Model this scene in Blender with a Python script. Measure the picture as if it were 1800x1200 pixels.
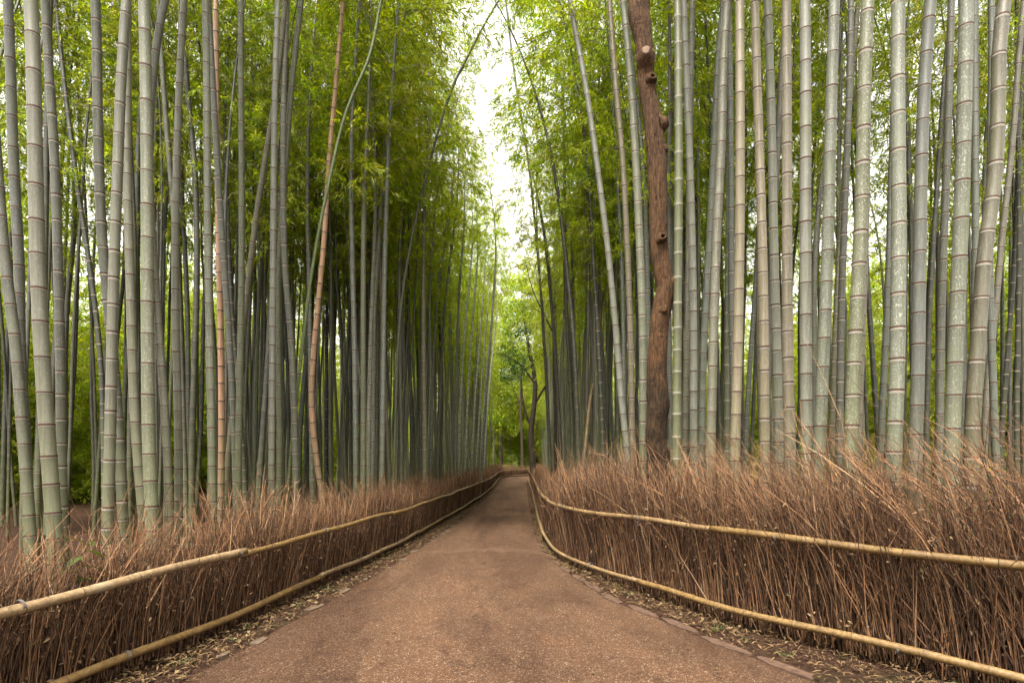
import bpy, math, random
import numpy as np
from mathutils import Vector, Matrix

for o in list(bpy.data.objects):
    bpy.data.objects.remove(o, do_unlink=True)
scene = bpy.context.scene
col = scene.collection
R = math.radians
random.seed(11)
rng = np.random.default_rng(11)

# ------------------------------------------------------------------ camera
EYE = 1.4
cam_data = bpy.data.cameras.new('camera')
cam_data.sensor_width = 36.0
cam_data.lens = 20.0
cam_data.shift_y = 0.1167
cam_data.clip_start = 0.05
cam_data.clip_end = 2000.0
cam = bpy.data.objects.new('camera', cam_data)
cam.location = (0, 0, EYE)
cam.rotation_euler = (R(90), 0, 0)
col.objects.link(cam)
scene.camera = cam

# ------------------------------------------------------------------ sky, sun, exposure
SUN_EL, SUN_AZ = R(68), R(200)          # soft overcast sun, high behind the viewer
world = bpy.data.worlds.new('World')
scene.world = world
world.use_nodes = True
wn = world.node_tree
wn.nodes.clear()
sky = wn.nodes.new('ShaderNodeTexSky')
sky.sky_type = 'NISHITA'
sky.sun_disc = False
sky.sun_elevation = SUN_EL
sky.sun_rotation = SUN_AZ
sky.air_density = 1.0
sky.dust_density = 4.0
sky.ozone_density = 1.0
hsv = wn.nodes.new('ShaderNodeHueSaturation')      # cloud cover: the blue is greyed out
hsv.inputs['Saturation'].default_value = 0.06
bg = wn.nodes.new('ShaderNodeBackground')
bg.inputs['Strength'].default_value = 0.11
wo = wn.nodes.new('ShaderNodeOutputWorld')
wn.links.new(sky.outputs[0], hsv.inputs['Color'])
warm = wn.nodes.new('ShaderNodeMix')               # white balance of the cloud light
warm.data_type = 'RGBA'; warm.blend_type = 'MULTIPLY'
warm.inputs[0].default_value = 1.0
warm.inputs[7].default_value = (1.0, 0.965, 0.90, 1)
wn.links.new(hsv.outputs[0], warm.inputs[6])
wn.links.new(warm.outputs[2], bg.inputs[0])
wn.links.new(bg.outputs[0], wo.inputs[0])

sun_data = bpy.data.lights.new('sun', 'SUN')
sun_data.energy = 1.5
sun_data.angle = R(12)
sun_data.color = (1.0, 0.95, 0.87)
sun = bpy.data.objects.new('sun', sun_data)
sun.rotation_euler = (R(90) - SUN_EL, 0, R(180) - SUN_AZ)
sun.location = (0, -5, 30)
col.objects.link(sun)

vs = scene.view_settings
vs.view_transform = 'Standard'
vs.look = 'None'
vs.exposure = 2.8
vs.gamma = 1.0
vs.use_curve_mapping = False
scene.cycles.use_denoising = True
scene.cycles.use_adaptive_sampling = True
scene.cycles.adaptive_threshold = 0.03
scene.cycles.max_bounces = 10
scene.cycles.diffuse_bounces = 6
scene.cycles.glossy_bounces = 2
scene.cycles.transmission_bounces = 8
scene.cycles.sample_clamp_indirect = 6.0
scene.cycles.caustics_reflective = False
scene.cycles.caustics_refractive = False


# ------------------------------------------------------------------ helpers
def link(o, parent=None):
    col.objects.link(o)
    if parent is not None:
        o.parent = parent
    return o


def tag(o, label=None, cat=None, group=None, kind=None):
    if label: o['label'] = label
    if cat: o['category'] = cat
    if group: o['group'] = group
    if kind: o['kind'] = kind
    return o


def empty(name, loc=(0, 0, 0)):
    o = bpy.data.objects.new(name, None)
    o.empty_display_size = 0.2
    o.location = loc
    return link(o)


def mesh_np(name, verts, faces, mats, midx=None, smooth=True):
    """verts (n,3); faces (m,k) array, or list of such arrays with k = 3 or 4"""
    me = bpy.data.meshes.new(name)
    fl = faces if isinstance(faces, list) else [faces]
    fl = [np.asarray(f, dtype=np.int32) for f in fl if len(f)]
    verts = np.asarray(verts, dtype=np.float32)
    me.vertices.add(len(verts))
    me.vertices.foreach_set('co', verts.ravel())
    loops = np.concatenate([f.ravel() for f in fl])
    totals = np.concatenate([np.full(len(f), f.shape[1], dtype=np.int32) for f in fl])
    starts = np.concatenate([[0], np.cumsum(totals)[:-1]]).astype(np.int32)
    me.loops.add(len(loops))
    me.loops.foreach_set('vertex_index', loops)
    me.polygons.add(len(totals))
    me.polygons.foreach_set('loop_start', starts)
    me.polygons.foreach_set('loop_total', totals)
    me.polygons.foreach_set('use_smooth', np.full(len(totals), smooth, dtype=bool))
    for m in mats:
        me.materials.append(m)
    if midx is not None:
        me.polygons.foreach_set('material_index', np.asarray(midx, dtype=np.int32))
    me.update(calc_edges=True)
    me.validate(verbose=False)
    return me


def obj(name, me, parent=None):
    return link(bpy.data.objects.new(name, me), parent)


def frames(P):
    """parallel-transported normals along polyline P (n,3)"""
    P = np.asarray(P, float)
    T = np.gradient(P, axis=0)
    T /= np.linalg.norm(T, axis=1)[:, None] + 1e-12
    up = np.array([0, 1.0, 0]) if abs(T[0][1]) < 0.9 else np.array([1.0, 0, 0])
    n = up - T[0] * up.dot(T[0]); n /= np.linalg.norm(n)
    N = [n]
    for i in range(1, len(P)):
        n = n - T[i] * n.dot(T[i]); n = n / (np.linalg.norm(n) + 1e-12)
        N.append(n)
    N = np.array(N)
    return T, N, np.cross(T, N)


def tube(P, rad, sides, off=0, cap=True, wob=None):
    """verts, quads, caps (list of ngon-free tris) of a tube round polyline P"""
    P = np.asarray(P, float)
    n = len(P)
    T, N, B = frames(P)
    a = np.arange(sides) * 2 * math.pi / sides
    r = np.asarray(rad, float)[:, None] * np.ones((1, sides))
    if wob is not None:
        r = r * wob
    V = P[:, None, :] + r[:, :, None] * (np.cos(a)[None, :, None] * N[:, None, :] + np.sin(a)[None, :, None] * B[:, None, :])
    V = V.reshape(-1, 3)
    i = np.arange(n - 1)[:, None] * sides
    j = np.arange(sides)[None, :]
    k = (j + 1) % sides
    Q = np.stack([i + j, i + k, i + sides + k, i + sides + j], -1).reshape(-1, 4) + off
    tri = np.zeros((0, 3), int)
    if cap:
        V = np.vstack([V, P[-1:], P[:1]])
        ct, cb = n * sides, n * sides + 1
        jj = np.arange(sides); kk = (jj + 1) % sides
        t1 = np.stack([(n - 1) * sides + jj, (n - 1) * sides + kk, np.full(sides, ct)], -1)
        t2 = np.stack([kk, jj, np.full(sides, cb)], -1)
        tri = np.vstack([t1, t2]) + off
    return V, Q, tri


class MB:
    def __init__(s): s.v = []; s.q = []; s.t = []; s.qm = []; s.tm = []; s.n = 0
    def tube(s, P, rad, sides=6, mat=0, cap=True, wob=None):
        V, Q, Tt = tube(P, rad, sides, s.n, cap, wob)
        s.v.append(V); s.n += len(V)
        s.q.append(Q); s.qm += [mat] * len(Q)
        s.t.append(Tt); s.tm += [mat] * len(Tt)
    def quads(s, V, mat=0):
        """V (m,4,3): free quads"""
        m = len(V)
        s.q.append(np.arange(m * 4).reshape(m, 4) + s.n); s.qm += [mat] * m
        s.v.append(V.reshape(-1, 3)); s.n += m * 4
    def build(s, name, mats, smooth=True):
        fl = []; mi = []
        if s.q: fl.append(np.vstack(s.q)); mi += s.qm
        tt = [t for t in s.t if len(t)]
        if tt: fl.append(np.vstack(tt)); mi += s.tm
        return mesh_np(name, np.vstack(s.v), fl, mats, mi, smooth)


def catmull(P, n):
    """smooth curve through points P, n samples per span"""
    P = np.asarray(P, float)
    Q = np.vstack([2 * P[0] - P[1], P, 2 * P[-1] - P[-2]])
    out = []
    for i in range(1, len(Q) - 2):
        p0, p1, p2, p3 = Q[i - 1], Q[i], Q[i + 1], Q[i + 2]
        for t in np.linspace(0, 1, n, endpoint=False):
            out.append(0.5 * ((2 * p1) + (-p0 + p2) * t + (2 * p0 - 5 * p1 + 4 * p2 - p3) * t * t + (-p0 + 3 * p1 - 3 * p2 + p3) * t ** 3))
    out.append(P[-1])
    return np.array(out)


def hermite(z, x, zq):
    """smooth x(z) through the points, z strictly rising"""
    z = np.asarray(z, float); x = np.asarray(x, float)
    h = np.diff(z); s = np.diff(x) / h
    m = np.concatenate([[s[0]], (s[:-1] * h[1:] + s[1:] * h[:-1]) / (h[1:] + h[:-1]), [s[-1]]])
    i = np.clip(np.searchsorted(z, zq) - 1, 0, len(h) - 1)
    t = (zq - z[i]) / h[i]
    return (2 * t ** 3 - 3 * t ** 2 + 1) * x[i] + (t ** 3 - 2 * t ** 2 + t) * h[i] * m[i] + (-2 * t ** 3 + 3 * t ** 2) * x[i + 1] + (t ** 3 - t ** 2) * h[i] * m[i + 1]


def resample(P, step):
    P = np.asarray(P, float)
    s = np.concatenate([[0], np.cumsum(np.linalg.norm(np.diff(P, axis=0), axis=1))])
    n = max(2, int(s[-1] / step) + 1)
    u = np.linspace(0, s[-1], n)
    return np.stack([np.interp(u, s, P[:, k]) for k in range(P.shape[1])], -1), u


# ------------------------------------------------------------------ materials
def new_mat(name):
    m = bpy.data.materials.new(name)
    m.use_nodes = True
    nt = m.node_tree
    nt.nodes.clear()
    return m, nt, nt.nodes, nt.links


def nd(nt, kind, **kw):
    n = nt.nodes.new(kind)
    for k, v in kw.items():
        if k in n.inputs.keys():
            n.inputs[k].default_value = v
        else:
            setattr(n, k, v)
    return n


def ramp(nt, fac, stops, interp='LINEAR'):
    r = nt.nodes.new('ShaderNodeValToRGB')
    r.color_ramp.interpolation = interp
    e = r.color_ramp.elements
    while len(e) < len(stops): e.new(0.5)
    for el, (p, c) in zip(e, stops):
        el.position = p
        el.color = (c, c, c, 1) if isinstance(c, (int, float)) else (*c, 1)
    nt.links.new(fac, r.inputs[0])
    return r.outputs[0]


def mix(nt, fac, a, b, mode='MIX'):
    m = nt.nodes.new('ShaderNodeMix')
    m.data_type = 'RGBA'; m.blend_type = mode; m.clamp_factor = True
    for sock, v in ((m.inputs[0], fac), (m.inputs[6], a), (m.inputs[7], b)):
        if hasattr(v, 'links') or hasattr(v, 'is_linked'):
            nt.links.new(v, sock)
        elif isinstance(v, (int, float)):
            sock.default_value = v
        else:
            sock.default_value = (*v, 1)
    return m.outputs[2]


def math_n(nt, op, a, b=0.0):
    m = nt.nodes.new('ShaderNodeMath'); m.operation = op
    for sock, v in ((m.inputs[0], a), (m.inputs[1], b)):
        if hasattr(v, 'is_linked'): nt.links.new(v, sock)
        else: sock.default_value = v
    return m.outputs[0]


def noise(nt, vec, scale, detail=3.0, rough=0.55, dist=0.0):
    n = nt.nodes.new('ShaderNodeTexNoise')
    n.inputs['Scale'].default_value = scale
    n.inputs['Detail'].default_value = detail
    n.inputs['Roughness'].default_value = rough
    n.inputs['Distortion'].default_value = dist
    if vec is not None: nt.links.new(vec, n.inputs['Vector'])
    return n.outputs['Fac']


def mapping(nt, vec, scale, loc=None):
    m = nt.nodes.new('ShaderNodeMapping')
    m.inputs['Scale'].default_value = scale
    nt.links.new(vec, m.inputs['Vector'])
    if loc is not None: nt.links.new(loc, m.inputs['Location'])
    return m.outputs[0]


def principled(nt, color, rough=0.6, spec=0.4, bump=None, bump_strength=0.3, bump_dist=0.01):
    p = nt.nodes.new('ShaderNodeBsdfPrincipled')
    o = nt.nodes.new('ShaderNodeOutputMaterial')
    if hasattr(color, 'is_linked'): nt.links.new(color, p.inputs['Base Color'])
    else: p.inputs['Base Color'].default_value = (*color, 1)
    if hasattr(rough, 'is_linked'): nt.links.new(rough, p.inputs['Roughness'])
    else: p.inputs['Roughness'].default_value = rough
    p.inputs['Specular IOR Level'].default_value = spec
    if bump is not None:
        b = nt.nodes.new('ShaderNodeBump')
        b.inputs['Strength'].default_value = bump_strength
        b.inputs['Distance'].default_value = bump_dist
        nt.links.new(bump, b.inputs['Height'])
        nt.links.new(b.outputs[0], p.inputs['Normal'])
    nt.links.new(p.outputs[0], o.inputs['Surface'])
    return p


def mat_culm():
    """waxy bamboo skin: the object's own colour, streaks, lichen flecks (amount = object alpha), soot and moss"""
    m, nt, N, L = new_mat('bamboo_skin')
    tc = N.new('ShaderNodeTexCoord'); oi = N.new('ShaderNodeObjectInfo')
    off = N.new('ShaderNodeVectorMath'); off.operation = 'SCALE'
    cmb = N.new('ShaderNodeCombineXYZ')
    for k in range(3): L.new(oi.outputs['Random'], cmb.inputs[k])
    L.new(cmb.outputs[0], off.inputs[0]); off.inputs['Scale'].default_value = 37.0
    v0 = mapping(nt, tc.outputs['Object'], (1, 1, 1), off.outputs[0])
    streak = noise(nt, mapping(nt, v0, (60, 60, 1.6)), 1.0, 4.0, 0.65)
    blot = noise(nt, mapping(nt, v0, (7, 7, 1.7)), 1.0, 4.0, 0.6)
    fine = noise(nt, mapping(nt, v0, (70, 70, 45)), 1.0, 3.0, 0.7)
    fleck = noise(nt, mapping(nt, v0, (85, 85, 48)), 1.0, 4.0, 0.75)
    c = oi.outputs['Color']
    dark = mix(nt, 1.0, c, (0.66, 0.66, 0.58), 'MULTIPLY')
    c1 = mix(nt, ramp(nt, streak, [(0.36, 1.0), (0.62, 0.0)]), c, dark)
    green = mix(nt, 0.55, c, (0.085, 0.092, 0.036))
    c2 = mix(nt, ramp(nt, blot, [(0.50, 0.0), (0.72, 0.75)]), c1, green)
    # lichen flecks, pale
    fl = math_n(nt, 'MULTIPLY', ramp(nt, fleck, [(0.54, 0.0), (0.64, 0.75)]), ramp(nt, blot, [(0.30, 1.0), (0.62, 0.35)]))
    fl = math_n(nt, 'MULTIPLY', fl, oi.outputs['Alpha'])
    c3 = mix(nt, fl, c2, (0.34, 0.345, 0.28))
    # little dark specks
    c4 = mix(nt, ramp(nt, fine, [(0.30, 0.55), (0.36, 0.0)]), c3, (0.10, 0.085, 0.06))
    # moss creeping up the lowest metre and a half
    sep = N.new('ShaderNodeSeparateXYZ'); L.new(tc.outputs['Object'], sep.inputs[0])
    low = ramp(nt, math_n(nt, 'ADD', math_n(nt, 'MULTIPLY', sep.outputs[2], 0.28), math_n(nt, 'MULTIPLY', blot, 0.5)), [(0.42, 0.62), (0.88, 0.0)])
    c5 = mix(nt, low, c4, (0.080, 0.084, 0.032))
    h = math_n(nt, 'ADD', math_n(nt, 'MULTIPLY', streak, 0.5), fine)
    principled(nt, c5, 0.48, 0.35, h, 0.10, 0.004)
    return m


def mat_simple(name, c1, c2, scale=(20, 20, 20), rough=0.7, spec=0.3, bump=0.2, island=0.0):
    m, nt, N, L = new_mat(name)
    tc = N.new('ShaderNodeTexCoord')
    f = noise(nt, mapping(nt, tc.outputs['Object'], scale), 1.0, 4.0, 0.6)
    fac = ramp(nt, f, [(0.32, 0.0), (0.68, 1.0)])
    if island:
        g = N.new('ShaderNodeNewGeometry')
        fac = mix(nt, island, fac, g.outputs['Random Per Island'])
    principled(nt, mix(nt, fac, c1, c2), rough, spec, f, bump, 0.01)
    return m


def mat_leaf(name, cols, trans=0.5, tint=(1.30, 1.40, 0.42)):
    m, nt, N, L = new_mat(name)
    g = N.new('ShaderNodeNewGeometry'); oi = N.new('ShaderNodeObjectInfo')
    c = ramp(nt, g.outputs['Random Per Island'], [(i / (len(cols) - 1), k) for i, k in enumerate(cols)])
    h = N.new('ShaderNodeHueSaturation')
    L.new(c, h.inputs['Color'])
    L.new(math_n(nt, 'ADD', math_n(nt, 'MULTIPLY', oi.outputs['Random'], 0.035), 0.482), h.inputs['Hue'])
    L.new(math_n(nt, 'ADD', math_n(nt, 'MULTIPLY', oi.outputs['Random'], 0.45), 0.78), h.inputs['Value'])
    d = N.new('ShaderNodeBsdfDiffuse'); t = N.new('ShaderNodeBsdfTranslucent')
    gl = N.new('ShaderNodeBsdfGlossy'); gl.inputs['Roughness'].default_value = 0.45
    gl.inputs['Color'].default_value = (0.6, 0.6, 0.55, 1)
    L.new(h.outputs[0], d.inputs[0])
    L.new(mix(nt, 1.0, h.outputs[0], tint, 'MULTIPLY'), t.inputs[0])
    m1 = N.new('ShaderNodeMixShader'); m1.inputs[0].default_value = trans
    L.new(d.outputs[0], m1.inputs[1]); L.new(t.outputs[0], m1.inputs[2])
    m2 = N.new('ShaderNodeMixShader'); m2.inputs[0].default_value = 0.025
    L.new(m1.outputs[0], m2.inputs[1]); L.new(gl.outputs[0], m2.inputs[2])
    o = N.new('ShaderNodeOutputMaterial'); L.new(m2.outputs[0], o.inputs[0])
    return m


def mat_path():
    m, nt, N, L = new_mat('brown_aggregate')
    tc = N.new('ShaderNodeTexCoord'); P = tc.outputs['Object']
    vo = nd(nt, 'ShaderNodeTexVoronoi'); vo.inputs['Scale'].default_value = 150.0; L.new(P, vo.inputs['Vector'])
    v2 = nd(nt, 'ShaderNodeTexVoronoi'); v2.inputs['Scale'].default_value = 62.0; L.new(P, v2.inputs['Vector'])
    sepc = N.new('ShaderNodeSeparateColor'); L.new(vo.outputs['Color'], sepc.inputs[0])
    sep2 = N.new('ShaderNodeSeparateColor'); L.new(v2.outputs['Color'], sep2.inputs[0])
    stone = ramp(nt, sepc.outputs[0], [(0.0, (0.0292, 0.0146, 0.0079)), (0.35, (0.0552, 0.0274, 0.0139)), (0.62, (0.0742, 0.0377, 0.0192)),
                                      (0.88, (0.0991, 0.0531, 0.0280)), (0.96, (0.1724, 0.1158, 0.0742)), (1.0, (0.2587, 0.2055, 0.1478))])
    big = ramp(nt, sep2.outputs[0], [(0.93, 0.0), (0.95, 1.0)])
    c = mix(nt, math_n(nt, 'MULTIPLY', big, 0.6), stone, mix(nt, sep2.outputs[1], (0.0242, 0.0137, 0.0087), (0.1983, 0.1457, 0.0957)))
    gap = ramp(nt, vo.outputs['Distance'], [(0.35, 0.0), (0.62, 1.0)])
    c = mix(nt, math_n(nt, 'MULTIPLY', gap, 0.45), c, (0.0292, 0.0155, 0.0087))
    # walked lines, damp blotches and dusty patches
    b1 = noise(nt, mapping(nt, P, (0.75, 0.16, 1)), 1.0, 5.0, 0.62, 0.7)
    c = mix(nt, ramp(nt, b1, [(0.44, 0.0), (0.60, 0.85)]), c, mix(nt, 1.0, c, (0.50, 0.46, 0.44), 'MULTIPLY'))
    b2 = noise(nt, mapping(nt, P, (2.6, 1.3, 1)), 1.0, 5.0, 0.68)
    c = mix(nt, ramp(nt, b2, [(0.52, 0.0), (0.72, 0.55)]), c, mix(nt, 1.0, c, (1.4, 1.34, 1.25), 'MULTIPLY'))
    b3 = noise(nt, mapping(nt, P, (6.0, 4.0, 1)), 1.0, 5.0, 0.7)
    c = mix(nt, ramp(nt, b3, [(0.54, 0.0), (0.66, 0.7)]), c, mix(nt, 1.0, c, (0.55, 0.52, 0.50), 'MULTIPLY'))
    # older dusty surfacing along the seam across the path
    sep = N.new('ShaderNodeSeparateXYZ'); L.new(P, sep.inputs[0])
    yy = math_n(nt, 'ADD', sep.outputs[1], math_n(nt, 'MULTIPLY', math_n(nt, 'SUBTRACT', b2, 0.5), 1.6))
    seam = ramp(nt, math_n(nt, 'MULTIPLY', math_n(nt, 'ABSOLUTE', math_n(nt, 'SUBTRACT', yy, 8.75), 0), 2.2), [(0.0, 0.22), (0.55, 0.0)])
    c = mix(nt, math_n(nt, 'MULTIPLY', seam, ramp(nt, b1, [(0.40, 0.1), (0.55, 1.0)])), c, (0.1466, 0.0943, 0.0610))
    # hairline cracks
    ce = nd(nt, 'ShaderNodeTexVoronoi'); ce.feature = 'DISTANCE_TO_EDGE'; ce.inputs['Scale'].default_value = 0.42
    wv = N.new('ShaderNodeVectorMath'); wv.operation = 'ADD'
    nz = N.new('ShaderNodeTexNoise'); nz.inputs['Scale'].default_value = 3.0; nz.inputs['Detail'].default_value = 5.0; L.new(P, nz.inputs['Vector'])
    L.new(P, wv.inputs[0]); L.new(nz.outputs['Color'], wv.inputs[1]); L.new(wv.outputs[0], ce.inputs['Vector'])
    crack = math_n(nt, 'MULTIPLY', ramp(nt, ce.outputs['Distance'], [(0.0, 0.9), (0.006, 0.0)]), ramp(nt, b2, [(0.40, 0.0), (0.52, 1.0)]))
    c = mix(nt, crack, c, (0.0173, 0.0094, 0.0051))
    h = math_n(nt, 'SUBTRACT', 1.0, vo.outputs['Distance'])
    principled(nt, c, 0.85, 0.12, h, 0.5, 0.005)
    return m


def mat_ground():
    m, nt, N, L = new_mat('forest_floor')
    tc = N.new('ShaderNodeTexCoord'); P = tc.outputs['Object']
    f = noise(nt, P, 24.0, 7.0, 0.75)
    f2 = noise(nt, P, 1.3, 4.0, 0.6)
    c = ramp(nt, f, [(0.3, (0.0121, 0.0059, 0.0031)), (0.5, (0.0367, 0.0159, 0.0075)), (0.62, (0.0648, 0.0314, 0.0152)), (0.75, (0.1037, 0.0629, 0.0304))])
    c = mix(nt, ramp(nt, f2, [(0.52, 0.0), (0.7, 0.55)]), c, (0.0324, 0.0314, 0.0101))
    principled(nt, c, 0.9, 0.15, f, 1.0, 0.06)
    return m


def mat_bark():
    m, nt, N, L = new_mat('brown_bark')
    tc = N.new('ShaderNodeTexCoord'); P = tc.outputs['Object']
    f = noise(nt, mapping(nt, P, (46, 46, 9)), 1.0, 7.0, 0.74, 0.5)
    hz = noise(nt, mapping(nt, P, (8, 8, 60)), 1.0, 4.0, 0.65, 1.0)
    blot = noise(nt, mapping(nt, P, (5, 5, 2.2)), 1.0, 5.0, 0.65)
    c = ramp(nt, f, [(0.32, (0.0092, 0.0043, 0.0018)), (0.46, (0.0426, 0.0193, 0.0066)), (0.58, (0.0890, 0.0434, 0.0150)), (0.74, (0.1531, 0.0836, 0.0325))])
    c = mix(nt, ramp(nt, hz, [(0.58, 0.0), (0.66, 0.6)]), c, (0.0204, 0.0092, 0.0036))
    c = mix(nt, ramp(nt, blot, [(0.54, 0.0), (0.68, 0.5)]), c, mix(nt, 1.0, c, (1.7, 1.65, 1.5), 'MULTIPLY'))
    sep = N.new('ShaderNodeSeparateXYZ'); L.new(P, sep.inputs[0])
    low = ramp(nt, math_n(nt, 'ADD', math_n(nt, 'MULTIPLY', sep.outputs[2], 0.30), math_n(nt, 'MULTIPLY', blot, 0.35)), [(0.86, 0.9), (1.18, 0.0)])
    low_bark = mix(nt, ramp(nt, f, [(0.45, 0.0), (0.62, 1.0)]), (0.0092, 0.0050, 0.0025), (0.0482, 0.0268, 0.0078))
    c = mix(nt, low, c, low_bark)  # bark darkens towards the foot of the trunk
    h = math_n(nt, 'ADD', f, math_n(nt, 'MULTIPLY', hz, 0.5))
    principled(nt, c, 0.8, 0.2, h, 1.0, 0.03)
    return m


def mat_rail():
    """weathered yellow pole: grain, grey-brown blotches, scuffs"""
    m, nt, N, L = new_mat('dry_bamboo_pole')
    tc = N.new('ShaderNodeTexCoord'); P = tc.outputs['Object']
    oi = N.new('ShaderNodeObjectInfo')
    f = noise(nt, P, 38.0, 5.0, 0.7)
    b = noise(nt, P, 3.6, 5.0, 0.65, 0.4)
    c = ramp(nt, f, [(0.3, (0.085, 0.046, 0.014)), (0.5, (0.160, 0.094, 0.030)), (0.72, (0.225, 0.145, 0.054))])
    c = mix(nt, ramp(nt, b, [(0.46, 0.0), (0.66, 0.75)]), c, mix(nt, 1.0, c, (0.55, 0.52, 0.55), 'MULTIPLY'))
    c = mix(nt, ramp(nt, b, [(0.30, 0.6), (0.42, 0.0)]), c, (0.20, 0.150, 0.075))
    h = N.new('ShaderNodeHueSaturation'); L.new(c, h.inputs['Color'])
    L.new(math_n(nt, 'ADD', math_n(nt, 'MULTIPLY', oi.outputs['Random'], 0.5), 0.72), h.inputs['Value'])
    L.new(math_n(nt, 'ADD', math_n(nt, 'MULTIPLY', oi.outputs['Random'], -0.25), 1.05), h.inputs['Saturation'])
    principled(nt, h.outputs[0], 0.55, 0.35, f, 0.2, 0.006)
    return m


def mat_brush(name, cols, rough=0.75):
    """dead twigs: every twig its own age, from black-brown through red-brown to weathered grey-tan"""
    m, nt, N, L = new_mat(name)
    tc = N.new('ShaderNodeTexCoord'); g = N.new('ShaderNodeNewGeometry')
    f = noise(nt, tc.outputs['Object'], 60.0, 3.0, 0.6)
    fac = math_n(nt, 'ADD', math_n(nt, 'MULTIPLY', g.outputs['Random Per Island'], 0.86), math_n(nt, 'MULTIPLY', math_n(nt, 'SUBTRACT', f, 0.35), 0.45))
    c = ramp(nt, fac, cols)
    principled(nt, c, rough, 0.25, f, 0.2, 0.004)
    return m


M = {}
M['culm'] = mat_culm()
M['node_dark'] = mat_simple('node_line', (0.0315, 0.0151, 0.0101), (0.0714, 0.0357, 0.0231), (90, 90, 90), 0.7, 0.2)
M['node_pale'] = mat_simple('node_bloom', (0.1620, 0.1485, 0.1123), (0.2475, 0.2340, 0.1901), (90, 90, 90), 0.8, 0.2)
M['node_far'] = mat_simple('node_line_far', (0.0600, 0.0360, 0.0240), (0.1800, 0.1560, 0.1200), (9, 9, 9), 0.8, 0.2)
M['leaf'] = mat_leaf('bamboo_leaf', [(0.100, 0.145, 0.008), (0.175, 0.225, 0.010), (0.255, 0.300, 0.012), (0.36, 0.330, 0.02)], 0.60)
M['leaf_dark'] = mat_leaf('broad_leaf', [(0.030, 0.060, 0.014), (0.055, 0.095, 0.018), (0.085, 0.13, 0.022)], 0.42)
M['twig'] = mat_simple('bamboo_twig', (0.1040, 0.0960, 0.0480), (0.1760, 0.1520, 0.0800), (8, 8, 8), 0.7, 0.2)
M['path'] = mat_path()
M['ground'] = mat_ground()
M['bark'] = mat_bark()
M['darkbark'] = mat_simple('dark_bark', (0.0224, 0.0160, 0.0112), (0.0600, 0.0440, 0.0304), (14, 14, 5), 0.9, 0.15, 0.6)
M['cutwood'] = mat_simple('cut_wood', (0.0900, 0.0510, 0.0330), (0.1380, 0.0900, 0.0630), (60, 60, 60), 0.8, 0.2, 0.3)
M['hollow'] = mat_simple('dark_hollow', (0.012, 0.008, 0.005), (0.035, 0.02, 0.012), (40, 40, 40), 0.95, 0.05)
M['rail'] = mat_rail()
M['rail_node'] = mat_simple('dry_bamboo_node', (0.0600, 0.0348, 0.0156), (0.1200, 0.0750, 0.0360), (60, 60, 60), 0.7, 0.2)
M['tie'] = mat_simple('tie_wire', (0.0600, 0.0540, 0.0480), (0.1320, 0.1200, 0.1080), (60, 60, 60), 0.5, 0.4)
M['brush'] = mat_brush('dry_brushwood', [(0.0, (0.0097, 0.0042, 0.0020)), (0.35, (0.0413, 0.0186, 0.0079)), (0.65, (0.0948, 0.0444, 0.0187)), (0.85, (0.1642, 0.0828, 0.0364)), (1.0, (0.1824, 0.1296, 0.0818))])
M['spray'] = mat_brush('lit_brush_tips', [(0.0, (0.0191, 0.0084, 0.0038)), (0.35, (0.0714, 0.0336, 0.0148)), (0.65, (0.1404, 0.0696, 0.0307)), (0.85, (0.2381, 0.1248, 0.0568)), (1.0, (0.2678, 0.1920, 0.1194))])  # tan tips, lightened further to paint the light they catch
M['dry_leaf'] = mat_simple('dry_leaf', (0.0449, 0.0218, 0.0097), (0.1560, 0.1056, 0.0532), (5, 5, 5), 0.8, 0.2, 0.1, 0.9)
M['straw_leaf'] = mat_simple('fallen_bamboo_leaf', (0.0371, 0.0174, 0.0056), (0.1166, 0.0735, 0.0288), (5, 5, 5), 0.75, 0.25, 0.1, 0.9)
M['hill'] = mat_simple('wooded_hill', (0.030, 0.045, 0.010), (0.085, 0.110, 0.022), (0.8, 0.8, 0.8), 0.95, 0.05, 0.8)
M['weed'] = mat_leaf('weed_leaf', [(0.025, 0.04, 0.01), (0.05, 0.065, 0.018), (0.09, 0.09, 0.03)], 0.3)
M['edge_stone'] = mat_simple('edging_stone', (0.0454, 0.0286, 0.0179), (0.0908, 0.0629, 0.0403), (14, 14, 14), 0.85, 0.2, 0.5)
M['edge_slab'] = mat_simple('edging_slab', (0.0422, 0.0232, 0.0152), (0.0794, 0.0469, 0.0295), (14, 14, 14), 0.85, 0.2, 0.5)

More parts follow.
